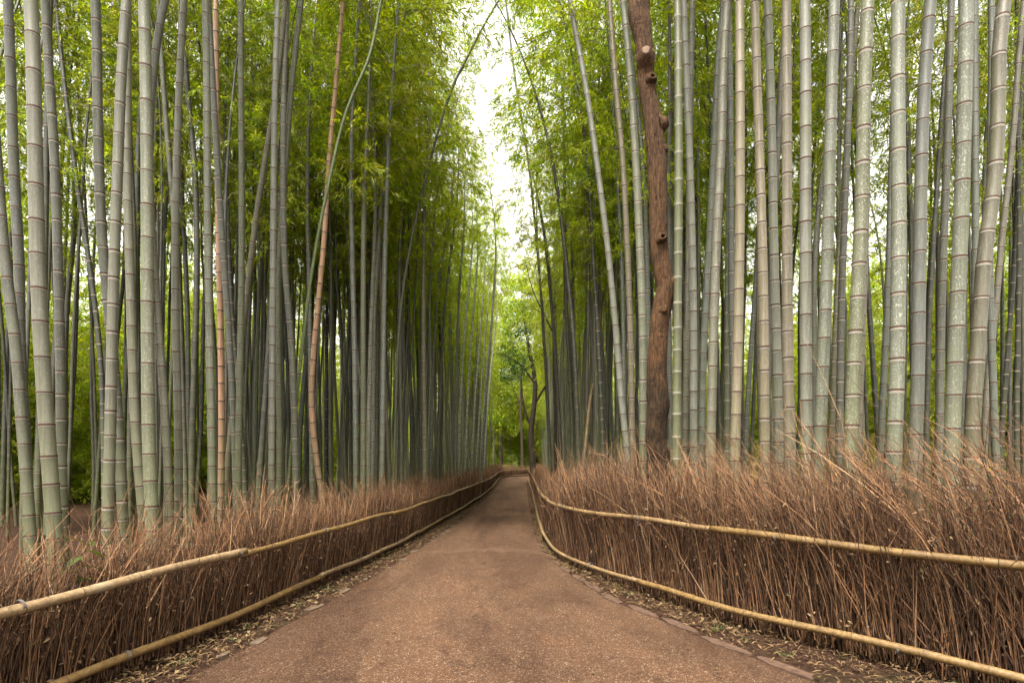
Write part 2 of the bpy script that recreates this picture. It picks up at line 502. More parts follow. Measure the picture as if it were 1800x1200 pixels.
# ---- the culms one can tell apart: label, skin, distance down the path, diameter, line (x, height)
CULMS = [
    ('grey bamboo kinked to the right at the left edge', 'grey', 5.24, 0.0906, [(-4.457, 0.718), (-4.520, 1.374), (-4.557, 1.767), (-4.620, 2.501), (-4.703, 3.157), (-4.782, 4.074)]),
    ('grey bamboo half hidden behind the thickest pale bamboo on the left', 'grey', 5.61, 0.0871, [(-4.789, 1.372), (-4.823, 2.579), (-4.817, 3.281), (-4.862, 4.263), (-4.913, 5.527), (-4.935, 5.948)]),
    ('thickest pale bamboo on the left, turning olive towards its foot', 'pale', 4.57, 0.1037, [(-3.690, 0.943), (-3.718, 1.377), (-3.805, 2.932), (-3.837, 3.732), (-3.880, 4.761), (-3.901, 5.104)]),
    ('speckled grey bamboo just right of the thickest pale left one', 'grey', 5.98, 0.0862, [(-4.721, 1.370), (-4.739, 2.357), (-4.781, 3.405), (-4.829, 4.452), (-4.907, 5.798), (-4.925, 6.247)]),
    ('slim dark grey bamboo between two thick ones near the left edge', 'dark', 7.80, 0.0748, [(-6.513, 1.361), (-6.521, 4.013), (-6.505, 7.718)]),
    ('thin dark bamboo leaning to the left in the left gap', 'dark', 9.20, 0.0730, [(-6.624, 1.354), (-6.753, 3.332), (-6.900, 4.482), (-7.158, 6.092), (-7.406, 7.702), (-7.562, 8.852)]),
    ('dull grey bamboo passing behind the crossing pale one', 'grey', 6.35, 0.0992, [(-4.378, 1.368), (-4.473, 2.734), (-4.569, 4.005), (-4.594, 4.958), (-4.619, 6.070), (-4.639, 6.547)]),
    ('pale bamboo whose top leans right across its grey neighbour', 'pale', 5.61, 0.0942, [(-4.003, 1.372), (-3.964, 3.281), (-3.941, 4.263), (-3.919, 5.527), (-3.902, 5.948)]),
    ('smooth light grey bamboo slanting down towards the thick green-white one', 'pale', 6.13, 0.0905, [(-3.980, 0.603), (-4.054, 1.369), (-4.170, 3.454), (-4.244, 4.834), (-4.268, 5.754)]),
    ('thin dull bamboo in the narrow gap left of the green-white one', 'dark', 8.87, 0.0773, [(-5.958, 1.356), (-5.941, 2.819), (-5.923, 4.370), (-6.012, 6.809)]),
    ('thick green-white lichen-spotted bamboo in the left grove', 'palegreen', 5.06, 0.1039, [(-3.206, 0.945), (-3.232, 1.375), (-3.297, 3.094), (-3.348, 5.117), (-3.358, 5.496)]),
    ('bamboo leaning strongly right across the left foliage', 'grey', 6.81, 0.0876, [(-4.376, 1.366), (-4.349, 3.680), (-4.335, 4.530), (-4.281, 5.551), (-4.185, 6.402), (-4.083, 6.912)]),
    ('grey-green bamboo with mottled skin next to the green-white one', 'mottled', 6.93, 0.0868, [(-4.199, 1.365), (-4.345, 3.721), (-4.428, 5.974), (-4.463, 7.013)]),
    ('straight pale bamboo left of the tan dead one', 'pale', 7.13, 0.0870, [(-4.206, 1.364), (-4.256, 3.788), (-4.256, 5.036), (-4.235, 6.640), (-4.214, 7.175)]),
    ('slim grey bamboo close behind the straight pale left one', 'grey', 8.87, 0.0799, [(-5.107, 1.356), (-5.205, 4.370), (-5.418, 7.030), (-5.497, 8.582)]),
    ('slim dark bamboo bowed to the right in the left grove', 'dark', 8.87, 0.0810, [(-4.983, 1.356), (-4.921, 4.592), (-4.956, 5.922), (-5.063, 7.252), (-5.107, 7.917), (-5.169, 8.582)]),
    ('very thin dark bamboo beside the straight pale left one', 'dark', 10.15, 0.0772, [(-5.768, 1.349), (-5.859, 4.802), (-5.961, 6.579), (-6.042, 9.625)]),
    ('green-white bamboo touching the tan dead one', 'palegreen', 6.99, 0.0900, [(-3.672, 0.770), (-3.693, 1.365), (-3.770, 3.743), (-3.798, 6.541), (-3.812, 7.066)]),
    ('straight dead tan-orange bamboo of the left grove', 'tan', 8.13, 0.0851, [(-4.164, 0.668), (-4.172, 1.359), (-4.221, 4.124), (-4.253, 5.547), (-4.310, 7.377), (-4.326, 7.987)]),
    ('grey-green bamboo right behind the dead tan one', 'grey', 7.94, 0.0863, [(-3.866, 1.360), (-3.937, 3.067), (-4.001, 4.059), (-4.143, 6.242), (-4.239, 7.830)]),
    ('thin dark bamboo right of the dead tan one', 'dark', 10.15, 0.0800, [(-4.793, 1.349), (-5.027, 4.802), (-5.098, 6.579), (-5.179, 8.864), (-5.209, 9.625)]),
    ('mossy bamboo leaning steeply to the right across the left grove', 'olive', 8.56, 0.0858, [(-4.316, 0.715), (-4.265, 1.357), (-4.051, 3.198), (-3.939, 4.269), (-3.837, 5.125), (-3.708, 5.939), (-3.528, 7.052), (-3.383, 8.337)]),
    ('green-grey bamboo at the foot of the steeply leaning one', 'green', 7.80, 0.0878, [(-3.760, 1.361), (-3.760, 3.038), (-3.775, 4.598), (-3.806, 7.718)]),
    ('bright white bamboo standing alone left of centre', 'white', 8.08, 0.0887, [(-3.411, 0.673), (-3.415, 1.360), (-3.415, 4.108), (-3.362, 7.341), (-3.346, 7.947)]),
    ('green bamboo close behind the bright white one', 'green', 8.68, 0.0872, [(-3.551, 1.357), (-3.568, 4.308), (-3.473, 5.828), (-3.386, 7.130), (-3.325, 7.781), (-3.256, 8.432)]),
    ('grey bamboo second to the right of the bright white one', 'grey', 8.62, 0.0875, [(-3.285, 1.357), (-3.337, 3.211), (-3.414, 4.288), (-3.440, 5.797), (-3.432, 7.091), (-3.380, 8.384)]),
    ('thin fresh green bamboo bending right over the tan one', 'fresh', 8.71, 0.0513, [(-3.458, 0.703), (-3.405, 1.356), (-3.205, 3.229), (-3.066, 4.318), (-2.831, 5.624), (-2.508, 6.931), (-2.221, 7.584), (-2.029, 8.455)]),
    ('crooked dead tan bamboo with a kink near its foot', 'tan', 9.57, 0.0863, [(-3.186, 0.635), (-3.301, 1.496), (-3.378, 2.453), (-3.330, 3.409), (-3.282, 3.983), (-3.186, 5.132), (-3.110, 6.471), (-2.995, 7.715), (-2.871, 9.150)]),
    ('slim grey bamboo crossed by the fresh green one', 'grey', 10.63, 0.0830, [(-3.732, 1.347), (-3.775, 3.633), (-3.807, 5.228), (-3.860, 6.823), (-3.956, 10.013)]),
    ('thin dark bamboo right of the crooked tan one', 'dark', 14.27, 0.0787, [(-4.666, 1.329), (-4.680, 6.180), (-4.566, 12.958)]),
    ('blue-grey bamboo in the middle of the left grove', 'bluegrey', 9.98, 0.0863, [(-2.744, 1.350), (-2.814, 4.743), (-2.884, 7.486), (-2.993, 9.482)]),
    ('green-grey bamboo left of the two leaning white ones', 'green', 9.81, 0.0873, [(-2.580, 1.351), (-2.589, 4.686), (-2.580, 6.402), (-2.531, 8.364), (-2.472, 9.345)]),
    ('thin green bamboo hidden behind the green-grey one', 'green', 14.70, 0.0799, [(-3.734, 1.326), (-3.778, 6.325), (-3.499, 13.307)]),
    ('first of two white bamboos leaning right, left of centre', 'white', 11.53, 0.0841, [(-2.918, 0.708), (-2.918, 1.342), (-2.849, 5.264), (-2.768, 7.513), (-2.687, 9.589), (-2.572, 10.742)]),
    ('second of two white bamboos leaning right, left of centre', 'white', 11.92, 0.0839, [(-2.921, 1.340), (-2.849, 5.394), (-2.718, 6.884), (-2.563, 8.076), (-2.384, 9.626), (-2.122, 11.057)]),
    ('thin pale bamboo touching the second white leaning one', 'pale', 13.87, 0.0811, [(-3.300, 1.331), (-3.245, 6.045), (-2.912, 12.632)]),
    ('grey-green bamboo right of the white leaning pair', 'bluegrey', 10.15, 0.0872, [(-2.325, 1.349), (-2.295, 4.802), (-2.132, 9.625)]),
    ('bamboo with a rusty brown foot slanting left', 'rust', 12.49, 0.0828, [(-2.661, 0.400), (-2.749, 2.275), (-2.811, 4.024), (-2.874, 5.586), (-3.248, 11.520)]),
    ('slim pale grey bamboo mid-way along the left grove', 'grey', 12.81, 0.0829, [(-2.497, 1.336), (-2.548, 5.690), (-2.561, 11.773)]),
    ('thick mossy bamboo standing by the left fence far along', 'olive', 12.79, 0.1088, [(-1.957, 1.336), (-1.983, 5.685), (-1.893, 11.760)]),
    ('slim grey bamboo leaning gently in the far left grove', 'grey', 16.20, 0.0800, [(-2.608, 1.319), (-2.576, 6.827), (-2.673, 14.522)]),
    ('white-grey bamboo fanning right over the path edge', 'white', 17.42, 0.0796, [(-2.491, 1.313), (-2.404, 5.058), (-2.229, 7.148), (-1.794, 9.412), (-0.662, 13.766)]),
    ('second slender bamboo fanning right over the path edge', 'grey', 17.42, 0.0798, [(-2.282, 1.313), (-2.142, 5.058), (-1.968, 7.148), (-1.480, 10.283), (-0.523, 13.766)]),
    ('slender white bamboo left of the thin white fan by the far fence', 'white', 18.87, 0.0790, [(-1.887, 1.306), (-1.830, 5.362), (-1.660, 8.569), (-1.038, 13.852)]),
    ('farthest white bamboo leaning towards the path on the left', 'white', 21.12, 0.0781, [(-1.140, 1.294), (-0.803, 5.835), (-0.591, 9.003), (0.000, 14.283)]),
    ('leftmost of the thin white bamboos fanning by the far left fence', 'bright', 20.62, 0.0781, [(-1.938, 1.297), (-1.753, 5.730), (-1.443, 9.236)]),
    ('second of the thin white bamboos fanning by the far left fence', 'bright', 21.64, 0.0777, [(-1.775, 1.292), (-1.558, 5.945), (-1.255, 9.625)]),
    ('third of the thin white bamboos fanning by the far left fence', 'bright', 24.07, 0.0769, [(-1.709, 1.280), (-1.372, 6.456), (-1.011, 10.549)]),
    ('fourth of the thin white bamboos fanning by the far left fence', 'bright', 25.53, 0.0765, [(-1.583, 1.272), (-1.226, 6.762), (-0.868, 10.592)]),
    ('fifth of the thin white bamboos fanning by the far left fence', 'bright', 27.20, 0.0761, [(-1.496, 1.264), (-1.224, 5.752), (-0.870, 9.288)]),
    ('last of the thin white bamboos fanning by the far left fence', 'bright', 29.12, 0.0757, [(-1.427, 1.254), (-0.932, 7.516), (-0.582, 10.428)]),
    ('bamboo arching right over the path with a drooping leafy top', 'green', 11.84, 0.0575, [(-2.462, 1.341), (-2.225, 5.365), (-1.633, 8.029), (-1.349, 8.976), (-1.042, 9.686), (-0.592, 10.278)]),
    ('dark slender bamboo leaning left over the path, nearest the sky gap', 'dark', 11.92, 0.0856, [(1.383, 1.638), (1.288, 3.904), (1.121, 5.692), (0.894, 7.480), (0.572, 9.269), (0.358, 11.057)]),
    ('second dark slender bamboo leaning left beside the sky gap', 'dark', 11.92, 0.0851, [(1.908, 1.638), (1.812, 3.904), (1.729, 5.334), (1.574, 7.480), (1.431, 9.269), (1.228, 11.057)]),
    ('third dark slender bamboo, thinnest, leaning left over the path', 'dark', 15.66, 0.0814, [(1.331, 1.713), (1.175, 4.689), (0.971, 7.038), (0.564, 10.327), (0.345, 11.737), (0.000, 14.086)]),
    ('faint dark bamboo nearest the path on the right, leaning left', 'dark', 17.42, 0.0801, [(1.150, 1.748), (0.993, 5.058), (0.801, 7.670), (0.505, 10.631), (0.139, 12.895), (-0.174, 15.508)]),
    ('white bamboo leaning left, left of the bare brown trunk', 'white', 8.56, 0.0929, [(1.747, 1.486), (1.661, 2.342), (1.593, 3.198), (1.473, 4.483), (1.319, 5.767), (1.148, 7.052), (0.925, 8.337)]),
    ('beige bamboo between the white leaning one and the pale green one', 'cream', 9.06, 0.0907, [(1.921, 1.491), (1.894, 3.303), (1.831, 5.116), (1.776, 6.249), (1.677, 7.381), (1.577, 8.741)]),
    ('pale green-white bamboo next to the bare brown trunk', 'palegreen', 7.20, 0.0985, [(1.663, 1.472), (1.642, 3.200), (1.598, 4.352), (1.548, 5.432), (1.476, 6.512), (1.397, 7.232)]),
    ('thin blue-grey bamboo behind the beige one by the trunk', 'bluegrey', 11.66, 0.0848, [(2.309, 1.517), (2.274, 5.889), (1.982, 10.844)]),
    ('blue-grey bamboo peeping out left of the bare trunk', 'bluegrey', 9.98, 0.0875, [(2.415, 1.500), (2.355, 5.241), (2.115, 9.482)]),
    ('slim grey bamboo just right of the bare brown trunk', 'grey', 9.65, 0.0875, [(2.701, 1.496), (2.672, 3.040), (2.663, 5.114), (2.527, 9.214)]),
    ('olive green bamboo with white node rings by the trunk', 'ringgreen', 6.75, 0.0997, [(1.956, 1.467), (1.970, 2.817), (1.976, 3.997), (1.970, 6.864)]),
    ('pale blue-white bamboo second from the olive ringed one', 'white', 7.50, 0.0944, [(2.416, 1.475), (2.416, 3.914), (2.393, 5.227), (2.341, 7.477)]),
    ('grey mottled bamboo close to the olive ringed one', 'mottled', 8.13, 0.0917, [(2.472, 1.481), (2.513, 4.531), (2.529, 5.954), (2.554, 7.987)]),
    ('light grey bamboo leaning right behind the blue-white one', 'bluegrey', 7.94, 0.0914, [(2.627, 1.479), (2.667, 3.067), (2.746, 4.456), (2.818, 5.924), (2.881, 7.234), (2.937, 7.830)]),
    ('mottled beige bamboo leaning right with stained skin', 'mottled', 6.47, 0.0996, [(2.257, 1.465), (2.309, 3.082), (2.354, 4.052), (2.406, 5.022), (2.439, 6.154), (2.471, 6.639)]),
    ('blue-grey bamboo with a dead twig near the top', 'bluegrey', 7.85, 0.0906, [(3.091, 1.478), (3.075, 4.028), (3.075, 5.401), (3.067, 7.755)]),
    ('dark green bamboo with pale rings behind the mottled beige one', 'ringgreen', 8.68, 0.0877, [(3.282, 1.487), (3.290, 4.742), (3.308, 8.432)]),
    ('cream-coloured straight bamboo right of the mottled beige one', 'cream', 6.09, 0.1017, [(2.405, 1.461), (2.442, 2.679), (2.460, 3.744), (2.478, 5.875), (2.484, 6.332)]),
    ('slim blue-grey bamboo between two cream ones', 'bluegrey', 10.15, 0.0822, [(4.174, 1.502), (4.204, 2.365), (4.387, 5.309), (4.519, 9.625)]),
    ('cream bamboo touching a blue-white one on the right side', 'cream', 6.27, 0.0986, [(2.796, 1.463), (2.790, 3.814), (2.756, 6.008), (2.746, 6.479)]),
    ('blue-white bamboo touching the cream one on the right side', 'white', 6.49, 0.0962, [(3.039, 1.465), (3.007, 3.900), (2.994, 5.037), (2.961, 6.173), (2.942, 6.661)]),
    ('grey bamboo leaning right behind the touching pair', 'grey', 8.13, 0.0871, [(3.619, 1.481), (3.708, 4.531), (3.765, 5.954), (3.838, 7.377), (3.895, 7.987)]),
    ('olive bamboo showing between the touching pair and the spotted one', 'olive', 9.65, 0.0818, [(4.573, 1.496), (4.602, 5.114), (4.669, 9.214)]),
    ('beige bamboo dotted with dark spots in the right grove', 'spotted', 5.88, 0.1002, [(2.907, 1.459), (2.895, 3.665), (2.913, 5.725), (2.919, 6.166)]),
    ('blue-white bamboo right against the dotted beige one', 'white', 5.46, 0.1044, [(2.832, 1.455), (2.815, 2.137), (2.788, 3.500), (2.782, 5.410), (2.777, 5.819)]),
    ('lichen-mottled grey bamboo right of the dotted pair', 'lichen', 5.34, 0.1042, [(2.883, 1.453), (2.904, 2.121), (2.947, 3.456), (3.011, 5.324), (3.027, 5.725)]),
    ('slim bamboo behind the lichen-mottled grey one', 'grey', 9.06, 0.0810, [(4.776, 1.491), (4.803, 2.623), (4.867, 4.889), (5.220, 8.061), (5.275, 8.741)]),
    ('slim olive bamboo leaning right between mottled grey ones', 'olive', 8.68, 0.0809, [(4.862, 1.487), (4.914, 2.572), (5.035, 4.742), (5.252, 7.781), (5.313, 8.432)]),
    ('grey bamboo half hidden left of the green-speckled one', 'grey', 7.35, 0.0861, [(4.247, 1.473), (4.276, 2.392), (4.342, 4.229), (4.467, 7.351)]),
    ('green-speckled bamboo with pale yellow patches', 'lichengreen', 4.89, 0.1085, [(2.921, 1.449), (2.945, 2.060), (2.999, 3.284), (3.033, 4.996), (3.048, 5.363)]),
    ('beige spotted bamboo emerging behind the green-speckled one', 'spotted', 7.58, 0.0834, [(4.642, 1.476), (4.740, 3.941), (4.793, 5.268), (4.831, 6.406), (4.862, 7.544)]),
    ('dark grey bamboo in the gap left of the silvery one', 'bluegrey', 7.85, 0.0810, [(5.092, 1.478), (5.131, 2.459), (5.225, 4.420), (5.288, 5.793), (5.382, 7.755)]),
    ('silvery bamboo flecked with lichen in the right grove', 'lichen', 4.66, 0.1093, [(3.139, 1.447), (3.163, 2.030), (3.200, 3.196), (3.233, 4.829), (3.242, 5.178)]),
    ('smooth slate-grey bamboo leaning right', 'slate', 4.98, 0.1014, [(3.534, 1.450), (3.564, 2.072), (3.614, 3.316), (3.703, 5.059), (3.733, 5.432)]),
    ('thin dark bamboo leaning right of the slate-grey one', 'dark', 9.06, 0.0737, [(6.616, 1.491), (6.670, 2.623), (6.797, 4.889), (7.069, 8.061), (7.160, 8.741)]),
    ('grey bamboo tucked left of the thickest right one', 'grey', 6.69, 0.0825, [(5.062, 1.467), (5.089, 2.303), (5.149, 3.975), (5.256, 6.315), (5.283, 6.817)]),
    ('thickest lichen-flecked pale bamboo on the right', 'lichen', 4.53, 0.1066, [(3.527, 1.445), (3.550, 2.012), (3.590, 3.145), (3.631, 4.732), (3.640, 5.072)]),
    ('dark grey-green bamboo between the two thickest right ones', 'bluegrey', 7.06, 0.0788, [(5.720, 1.471), (5.762, 4.119), (5.804, 7.120)]),
    ('thick dull brown-grey bamboo leaning right near the right edge', 'brown', 4.61, 0.1026, [(3.719, 1.446), (3.742, 2.023), (3.769, 2.369), (3.825, 3.061), (3.922, 3.753), (3.954, 4.214), (3.977, 4.791), (4.019, 5.137)]),
    ('slim grey bamboo with side twigs behind the leaning brown-grey one', 'grey', 9.20, 0.0708, [(7.562, 1.492), (7.608, 4.942), (7.654, 7.932), (7.664, 8.852)]),
    ('pinkish grey bamboo leaning out at the right edge', 'brown', 7.76, 0.0738, [(6.437, 1.478), (6.507, 2.447), (6.631, 3.416), (6.724, 4.386), (6.864, 5.743), (6.964, 7.100), (7.027, 7.682)]),
    ('grey-green bamboo low at the right edge', 'bluegrey', 6.99, 0.0778, [(5.966, 1.470), (5.952, 2.344), (5.917, 4.093), (5.959, 7.066)]),
    ('dark bamboo at the very right edge', 'dark', 8.93, 0.0692, [(7.966, 1.489), (7.975, 2.606), (8.011, 4.838), (8.056, 8.634)]),
    ('thin dark bamboo second from the right edge', 'dark', 9.20, 0.0692, [(7.912, 1.492), (7.967, 2.642), (8.114, 4.942), (8.280, 8.852)]),
]

# ------------------------------------------------------------------ plan of the place (metres; x across, y down the path)
LEFT_RAIL = [(-3.0, -2.0), (-2.86, 1.2), (-2.59, 3.28), (-2.28, 5.06), (-1.83, 9.1), (-1.47, 14.5), (-1.12, 22.0), (-1.0, 32.0), (-0.95, 43.0), (-0.55, 49.5), (0.9, 52.5), (4.0, 54.5)]
RIGHT_RAIL = [(5.6, -0.2), (4.35, 1.5), (2.99, 3.32), (1.94, 4.74), (1.455, 5.82), (1.08, 6.74), (0.72, 7.8), (0.58, 9.4), (0.60, 12.0), (0.72, 18.0), (0.92, 26.0), (1.12, 37.0), (1.5, 43.5), (2.8, 47.5), (5.0, 49.5)]
LEFT_EDGE = [(-2.45, -2.0), (-2.3, 1.2), (-2.09, 3.64), (-1.93, 4.9), (-1.63, 7.57), (-1.27, 12.7), (-0.93, 22.6), (-0.82, 32.0), (-0.76, 43.0), (-0.35, 49.0), (1.1, 52.0), (4.0, 54.0)]
RIGHT_EDGE = [(4.2, -1.0), (3.1, 1.5), (1.95, 3.6), (1.55, 4.49), (1.13, 5.49), (0.93, 6.0), (0.58, 8.0), (0.44, 10.4), (0.50, 14.0), (0.58, 20.0), (0.74, 28.0), (0.95, 38.0), (1.4, 44.0), (2.8, 48.2), (5.0, 50.0)]
LR, LU = resample(catmull(LEFT_RAIL, 12), 0.05)
RR, RU = resample(catmull(RIGHT_RAIL, 12), 0.05)
LE, _ = resample(catmull(LEFT_EDGE, 12), 0.25)
RE, _ = resample(catmull(RIGHT_EDGE, 12), 0.25)


def fence_x(line, y):
    k = line[:, 1] < 46
    return np.interp(y, line[k, 1], line[k, 0])


def hnoise(x, y):
    return (np.sin(x * 1.7 + y * 0.6) * np.cos(y * 1.3 - x * 0.4) + 0.5 * np.sin(x * 4.1 + 1.3) * np.sin(y * 3.7 + 0.4)) * 0.5


# ---- ground: one sheet, fine near the path, reaching the horizon
def build_ground():
    xs = np.concatenate([[-900, -300, -120, -60], np.linspace(-32, 32, 129), [60, 120, 300, 900]])
    ys = np.concatenate([[-300, -80, -20], np.linspace(-6, 70, 153), [90, 140, 300, 900]])
    X, Y = np.meshgrid(xs, ys)
    lx = np.interp(Y, LE[:, 1], LE[:, 0]) - 0.25
    rx = np.interp(Y, RE[:, 1], RE[:, 0]) + 0.25
    dist = np.maximum(0, np.maximum(lx - X, X - rx))
    rise = np.clip(dist / 1.5, 0, 1)
    near = (np.abs(X) < 40) & (Y < 75)
    Z = -0.012 + np.where(near, rise * (0.03 + 0.05 * hnoise(X, Y)), 0.0)
    V = np.stack([X, Y, Z], -1).reshape(-1, 3)
    n = len(xs)
    i, j = np.meshgrid(np.arange(len(ys) - 1), np.arange(n - 1), indexing='ij')
    a = (i * n + j).ravel()
    Q = np.stack([a, a + 1, a + n + 1, a + n], -1)
    return tag(obj('ground', mesh_np('ground', V, Q, [M['ground']])), kind='structure')


ground = build_ground()


# ---- wooded foothills far behind the grove
def build_hills():
    V = []; Q = []
    n = 64
    for i in range(n + 1):
        a = math.pi * (-0.16 + 1.32 * i / n)
        for rad, z in ((46, -0.3), (56, 5.0), (75, 9.5), (110, 13.0), (170, 15.0)):
            w = 1 + 0.12 * math.sin(a * 5 + rad) + 0.07 * math.sin(a * 11 + 2)
            V.append((math.cos(a) * rad * 1.0, 40 + math.sin(a) * rad, z * w if z > 0 else z))
    for i in range(n):
        for j in range(4):
            k = i * 5 + j
            Q.append((k, k + 5, k + 6, k + 1))
    return tag(obj('hills', mesh_np('hills', np.array(V), np.array(Q), [M['hill']])), kind='structure')


build_hills()


# ---- path: ribbon between the two edges, gently cambered
def build_path():
    s = np.linspace(0, 1, 260)
    def par(E):
        u = np.concatenate([[0], np.cumsum(np.linalg.norm(np.diff(E, axis=0), axis=1))])
        return np.stack([np.interp(s * u[-1], u, E[:, k]) for k in range(2)], -1)
    A, B = par(LE), par(RE)
    nx = 11
    t = np.linspace(0, 1, nx)
    wob = 0.025 * np.sin(np.arange(260) * 1.9) * np.cos(np.arange(260) * 0.73)
    V = []
    for k, tt in enumerate(t):
        xy = A * (1 - tt) + B * tt
        if k in (0, nx - 1):
            xy = xy + np.stack([wob, wob * 0], -1)
        z = 0.004 + 0.03 * (1 - (2 * tt - 1) ** 2)
        if k in (0, nx - 1): z = -0.008
        V.append(np.column_stack([xy, np.full(260, z)]))
    V = np.array(V).transpose(1, 0, 2).reshape(-1, 3)
    i, j = np.meshgrid(np.arange(259), np.arange(nx - 1), indexing='ij')
    a = (i * nx + j).ravel()
    Q = np.stack([a, a + 1, a + nx + 1, a + nx], -1)
    return tag(obj('path', mesh_np('path', V, Q, [M['path']])), kind='structure')


path = build_path()


def slab_mesh(name, lx, ly, h, mat, seed):
    r = random.Random(seed)
    k = 9
    ring = []
    for i in range(k):
        a = i * 2 * math.pi / k
        c, s = math.cos(a), math.sin(a)
        e = (abs(c) ** 3 + abs(s) ** 3) ** (-1 / 3)
        ring.append((c * e * lx * r.uniform(0.82, 1.08), s * e * ly * r.uniform(0.82, 1.08)))
    V = [(x, y, -0.06) for x, y in ring] + [(x, y, h * 0.75) for x, y in ring] + [(x * 0.9, y * 0.86, h) for x, y in ring] + [(0, 0, h * 1.02)]
    Q = []; T = []
    for i in range(k):
        j = (i + 1) % k
        Q += [(i, j, k + j, k + i), (k + i, k + j, 2 * k + j, 2 * k + i)]
        T.append((2 * k + i, 2 * k + j, 3 * k))
    return mesh_np(name, V, [np.array(Q), np.array(T)], [mat], None, False)


stone_meshes = [slab_mesh('edging_stone', 0.06, 0.13, 0.008, M['edge_stone'], k) for k in range(4)]
slab_meshes = [slab_mesh('edging_slab', 0.055, 0.24, 0.010, M['edge_slab'], 10 + k) for k in range(4)]
y = 2.7
k = 0
while y < 14.5:
    if random.random() < 0.5:
        x = float(np.interp(y, LE[:, 1], LE[:, 0]))
        dx = float(np.interp(y + 0.3, LE[:, 1], LE[:, 0])) - x
        o = obj('edging_stone', stone_meshes[k % 4], path)
        o.location = (x + random.uniform(-0.06, 0.03), y, random.uniform(-0.007, 0.001))
        o.rotation_euler = (0, 0, -math.atan2(dx, 0.3) + random.uniform(-0.2, 0.2))
        sc = random.uniform(0.45, 1.05); o.scale = (sc * random.uniform(0.7, 1.2), sc * random.uniform(0.8, 1.3), 1)
        k += 1
    y += random.uniform(0.2, 0.42)
y = 2.9
while y < 9.5:
    x = float(np.interp(y, RE[:, 1], RE[:, 0]))
    dx = float(np.interp(y + 0.2, RE[:, 1], RE[:, 0])) - x
    an = math.atan2(dx, 0.2)
    o = obj('edging_slab', slab_meshes[k % 4], path)
    o.location = (x + 0.03 + random.uniform(-0.02, 0.02), y, random.uniform(-0.008, 0.0))
    o.rotation_euler = (0, 0, -an + random.uniform(-0.06, 0.06))
    k += 1
    y += 0.50 * math.cos(an) * random.uniform(0.98, 1.15)


# ------------------------------------------------------------------ bamboo
STYLE = {  # skin colour, lichen amount
    'pale': (0.101, 0.096, 0.069, 0.30), 'palegreen': (0.096, 0.098, 0.066, 0.75), 'white': (0.133, 0.132, 0.104, 0.35),
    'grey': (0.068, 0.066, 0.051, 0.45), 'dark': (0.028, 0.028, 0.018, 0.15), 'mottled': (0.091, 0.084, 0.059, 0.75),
    'cream': (0.148, 0.121, 0.081, 0.40), 'spotted': (0.136, 0.112, 0.079, 0.55), 'bluegrey': (0.087, 0.093, 0.076, 0.35),
    'lichen': (0.100, 0.104, 0.078, 1.00), 'lichengreen': (0.101, 0.102, 0.058, 1.00), 'slate': (0.087, 0.089, 0.074, 0.30),
    'brown': (0.083, 0.073, 0.052, 0.35), 'green': (0.061, 0.064, 0.032, 0.25), 'olive': (0.077, 0.070, 0.035, 0.45),
    'fresh': (0.070, 0.097, 0.027, 0.10), 'tan': (0.290, 0.165, 0.098, 0.10), 'rust': (0.081, 0.062, 0.041, 0.20),
    'ringgreen': (0.079, 0.081, 0.042, 0.30), 'ochre': (0.117, 0.073, 0.027, 0.10),
    'bright': (0.266, 0.282, 0.221, 0.10),  # white skin lifted to stand in for light from open tops
}
NV = 6
CROWN_L = 8.0


def crown_axis(k, t):
    r = random.Random(50 + k)
    B = r.uniform(0.9, 2.0)
    t = np.asarray(t, float)
    return np.stack([B * t ** 2.3, 0.25 * np.sin(t * 3 + k) * t, CROWN_L * (t - 0.10 * t ** 4)], -1)


def leaf_quads(A, D, Ln, Wd, r):
    """quads for leaves at anchors A, directions D (unit), lengths, widths; each rolled at random"""
    n = len(A)
    up = r.normal(size=(n, 3)); S = np.cross(D, up); S /= np.linalg.norm(S, axis=1)[:, None] + 1e-9
    mid = A + D * (Ln * 0.42)[:, None]
    tip = A + D * Ln[:, None] + np.array([0, 0, -1.0]) * (Ln * 0.12)[:, None]
    return np.stack([A, mid + S * (Wd / 2)[:, None], tip, mid - S * (Wd / 2)[:, None]], 1)


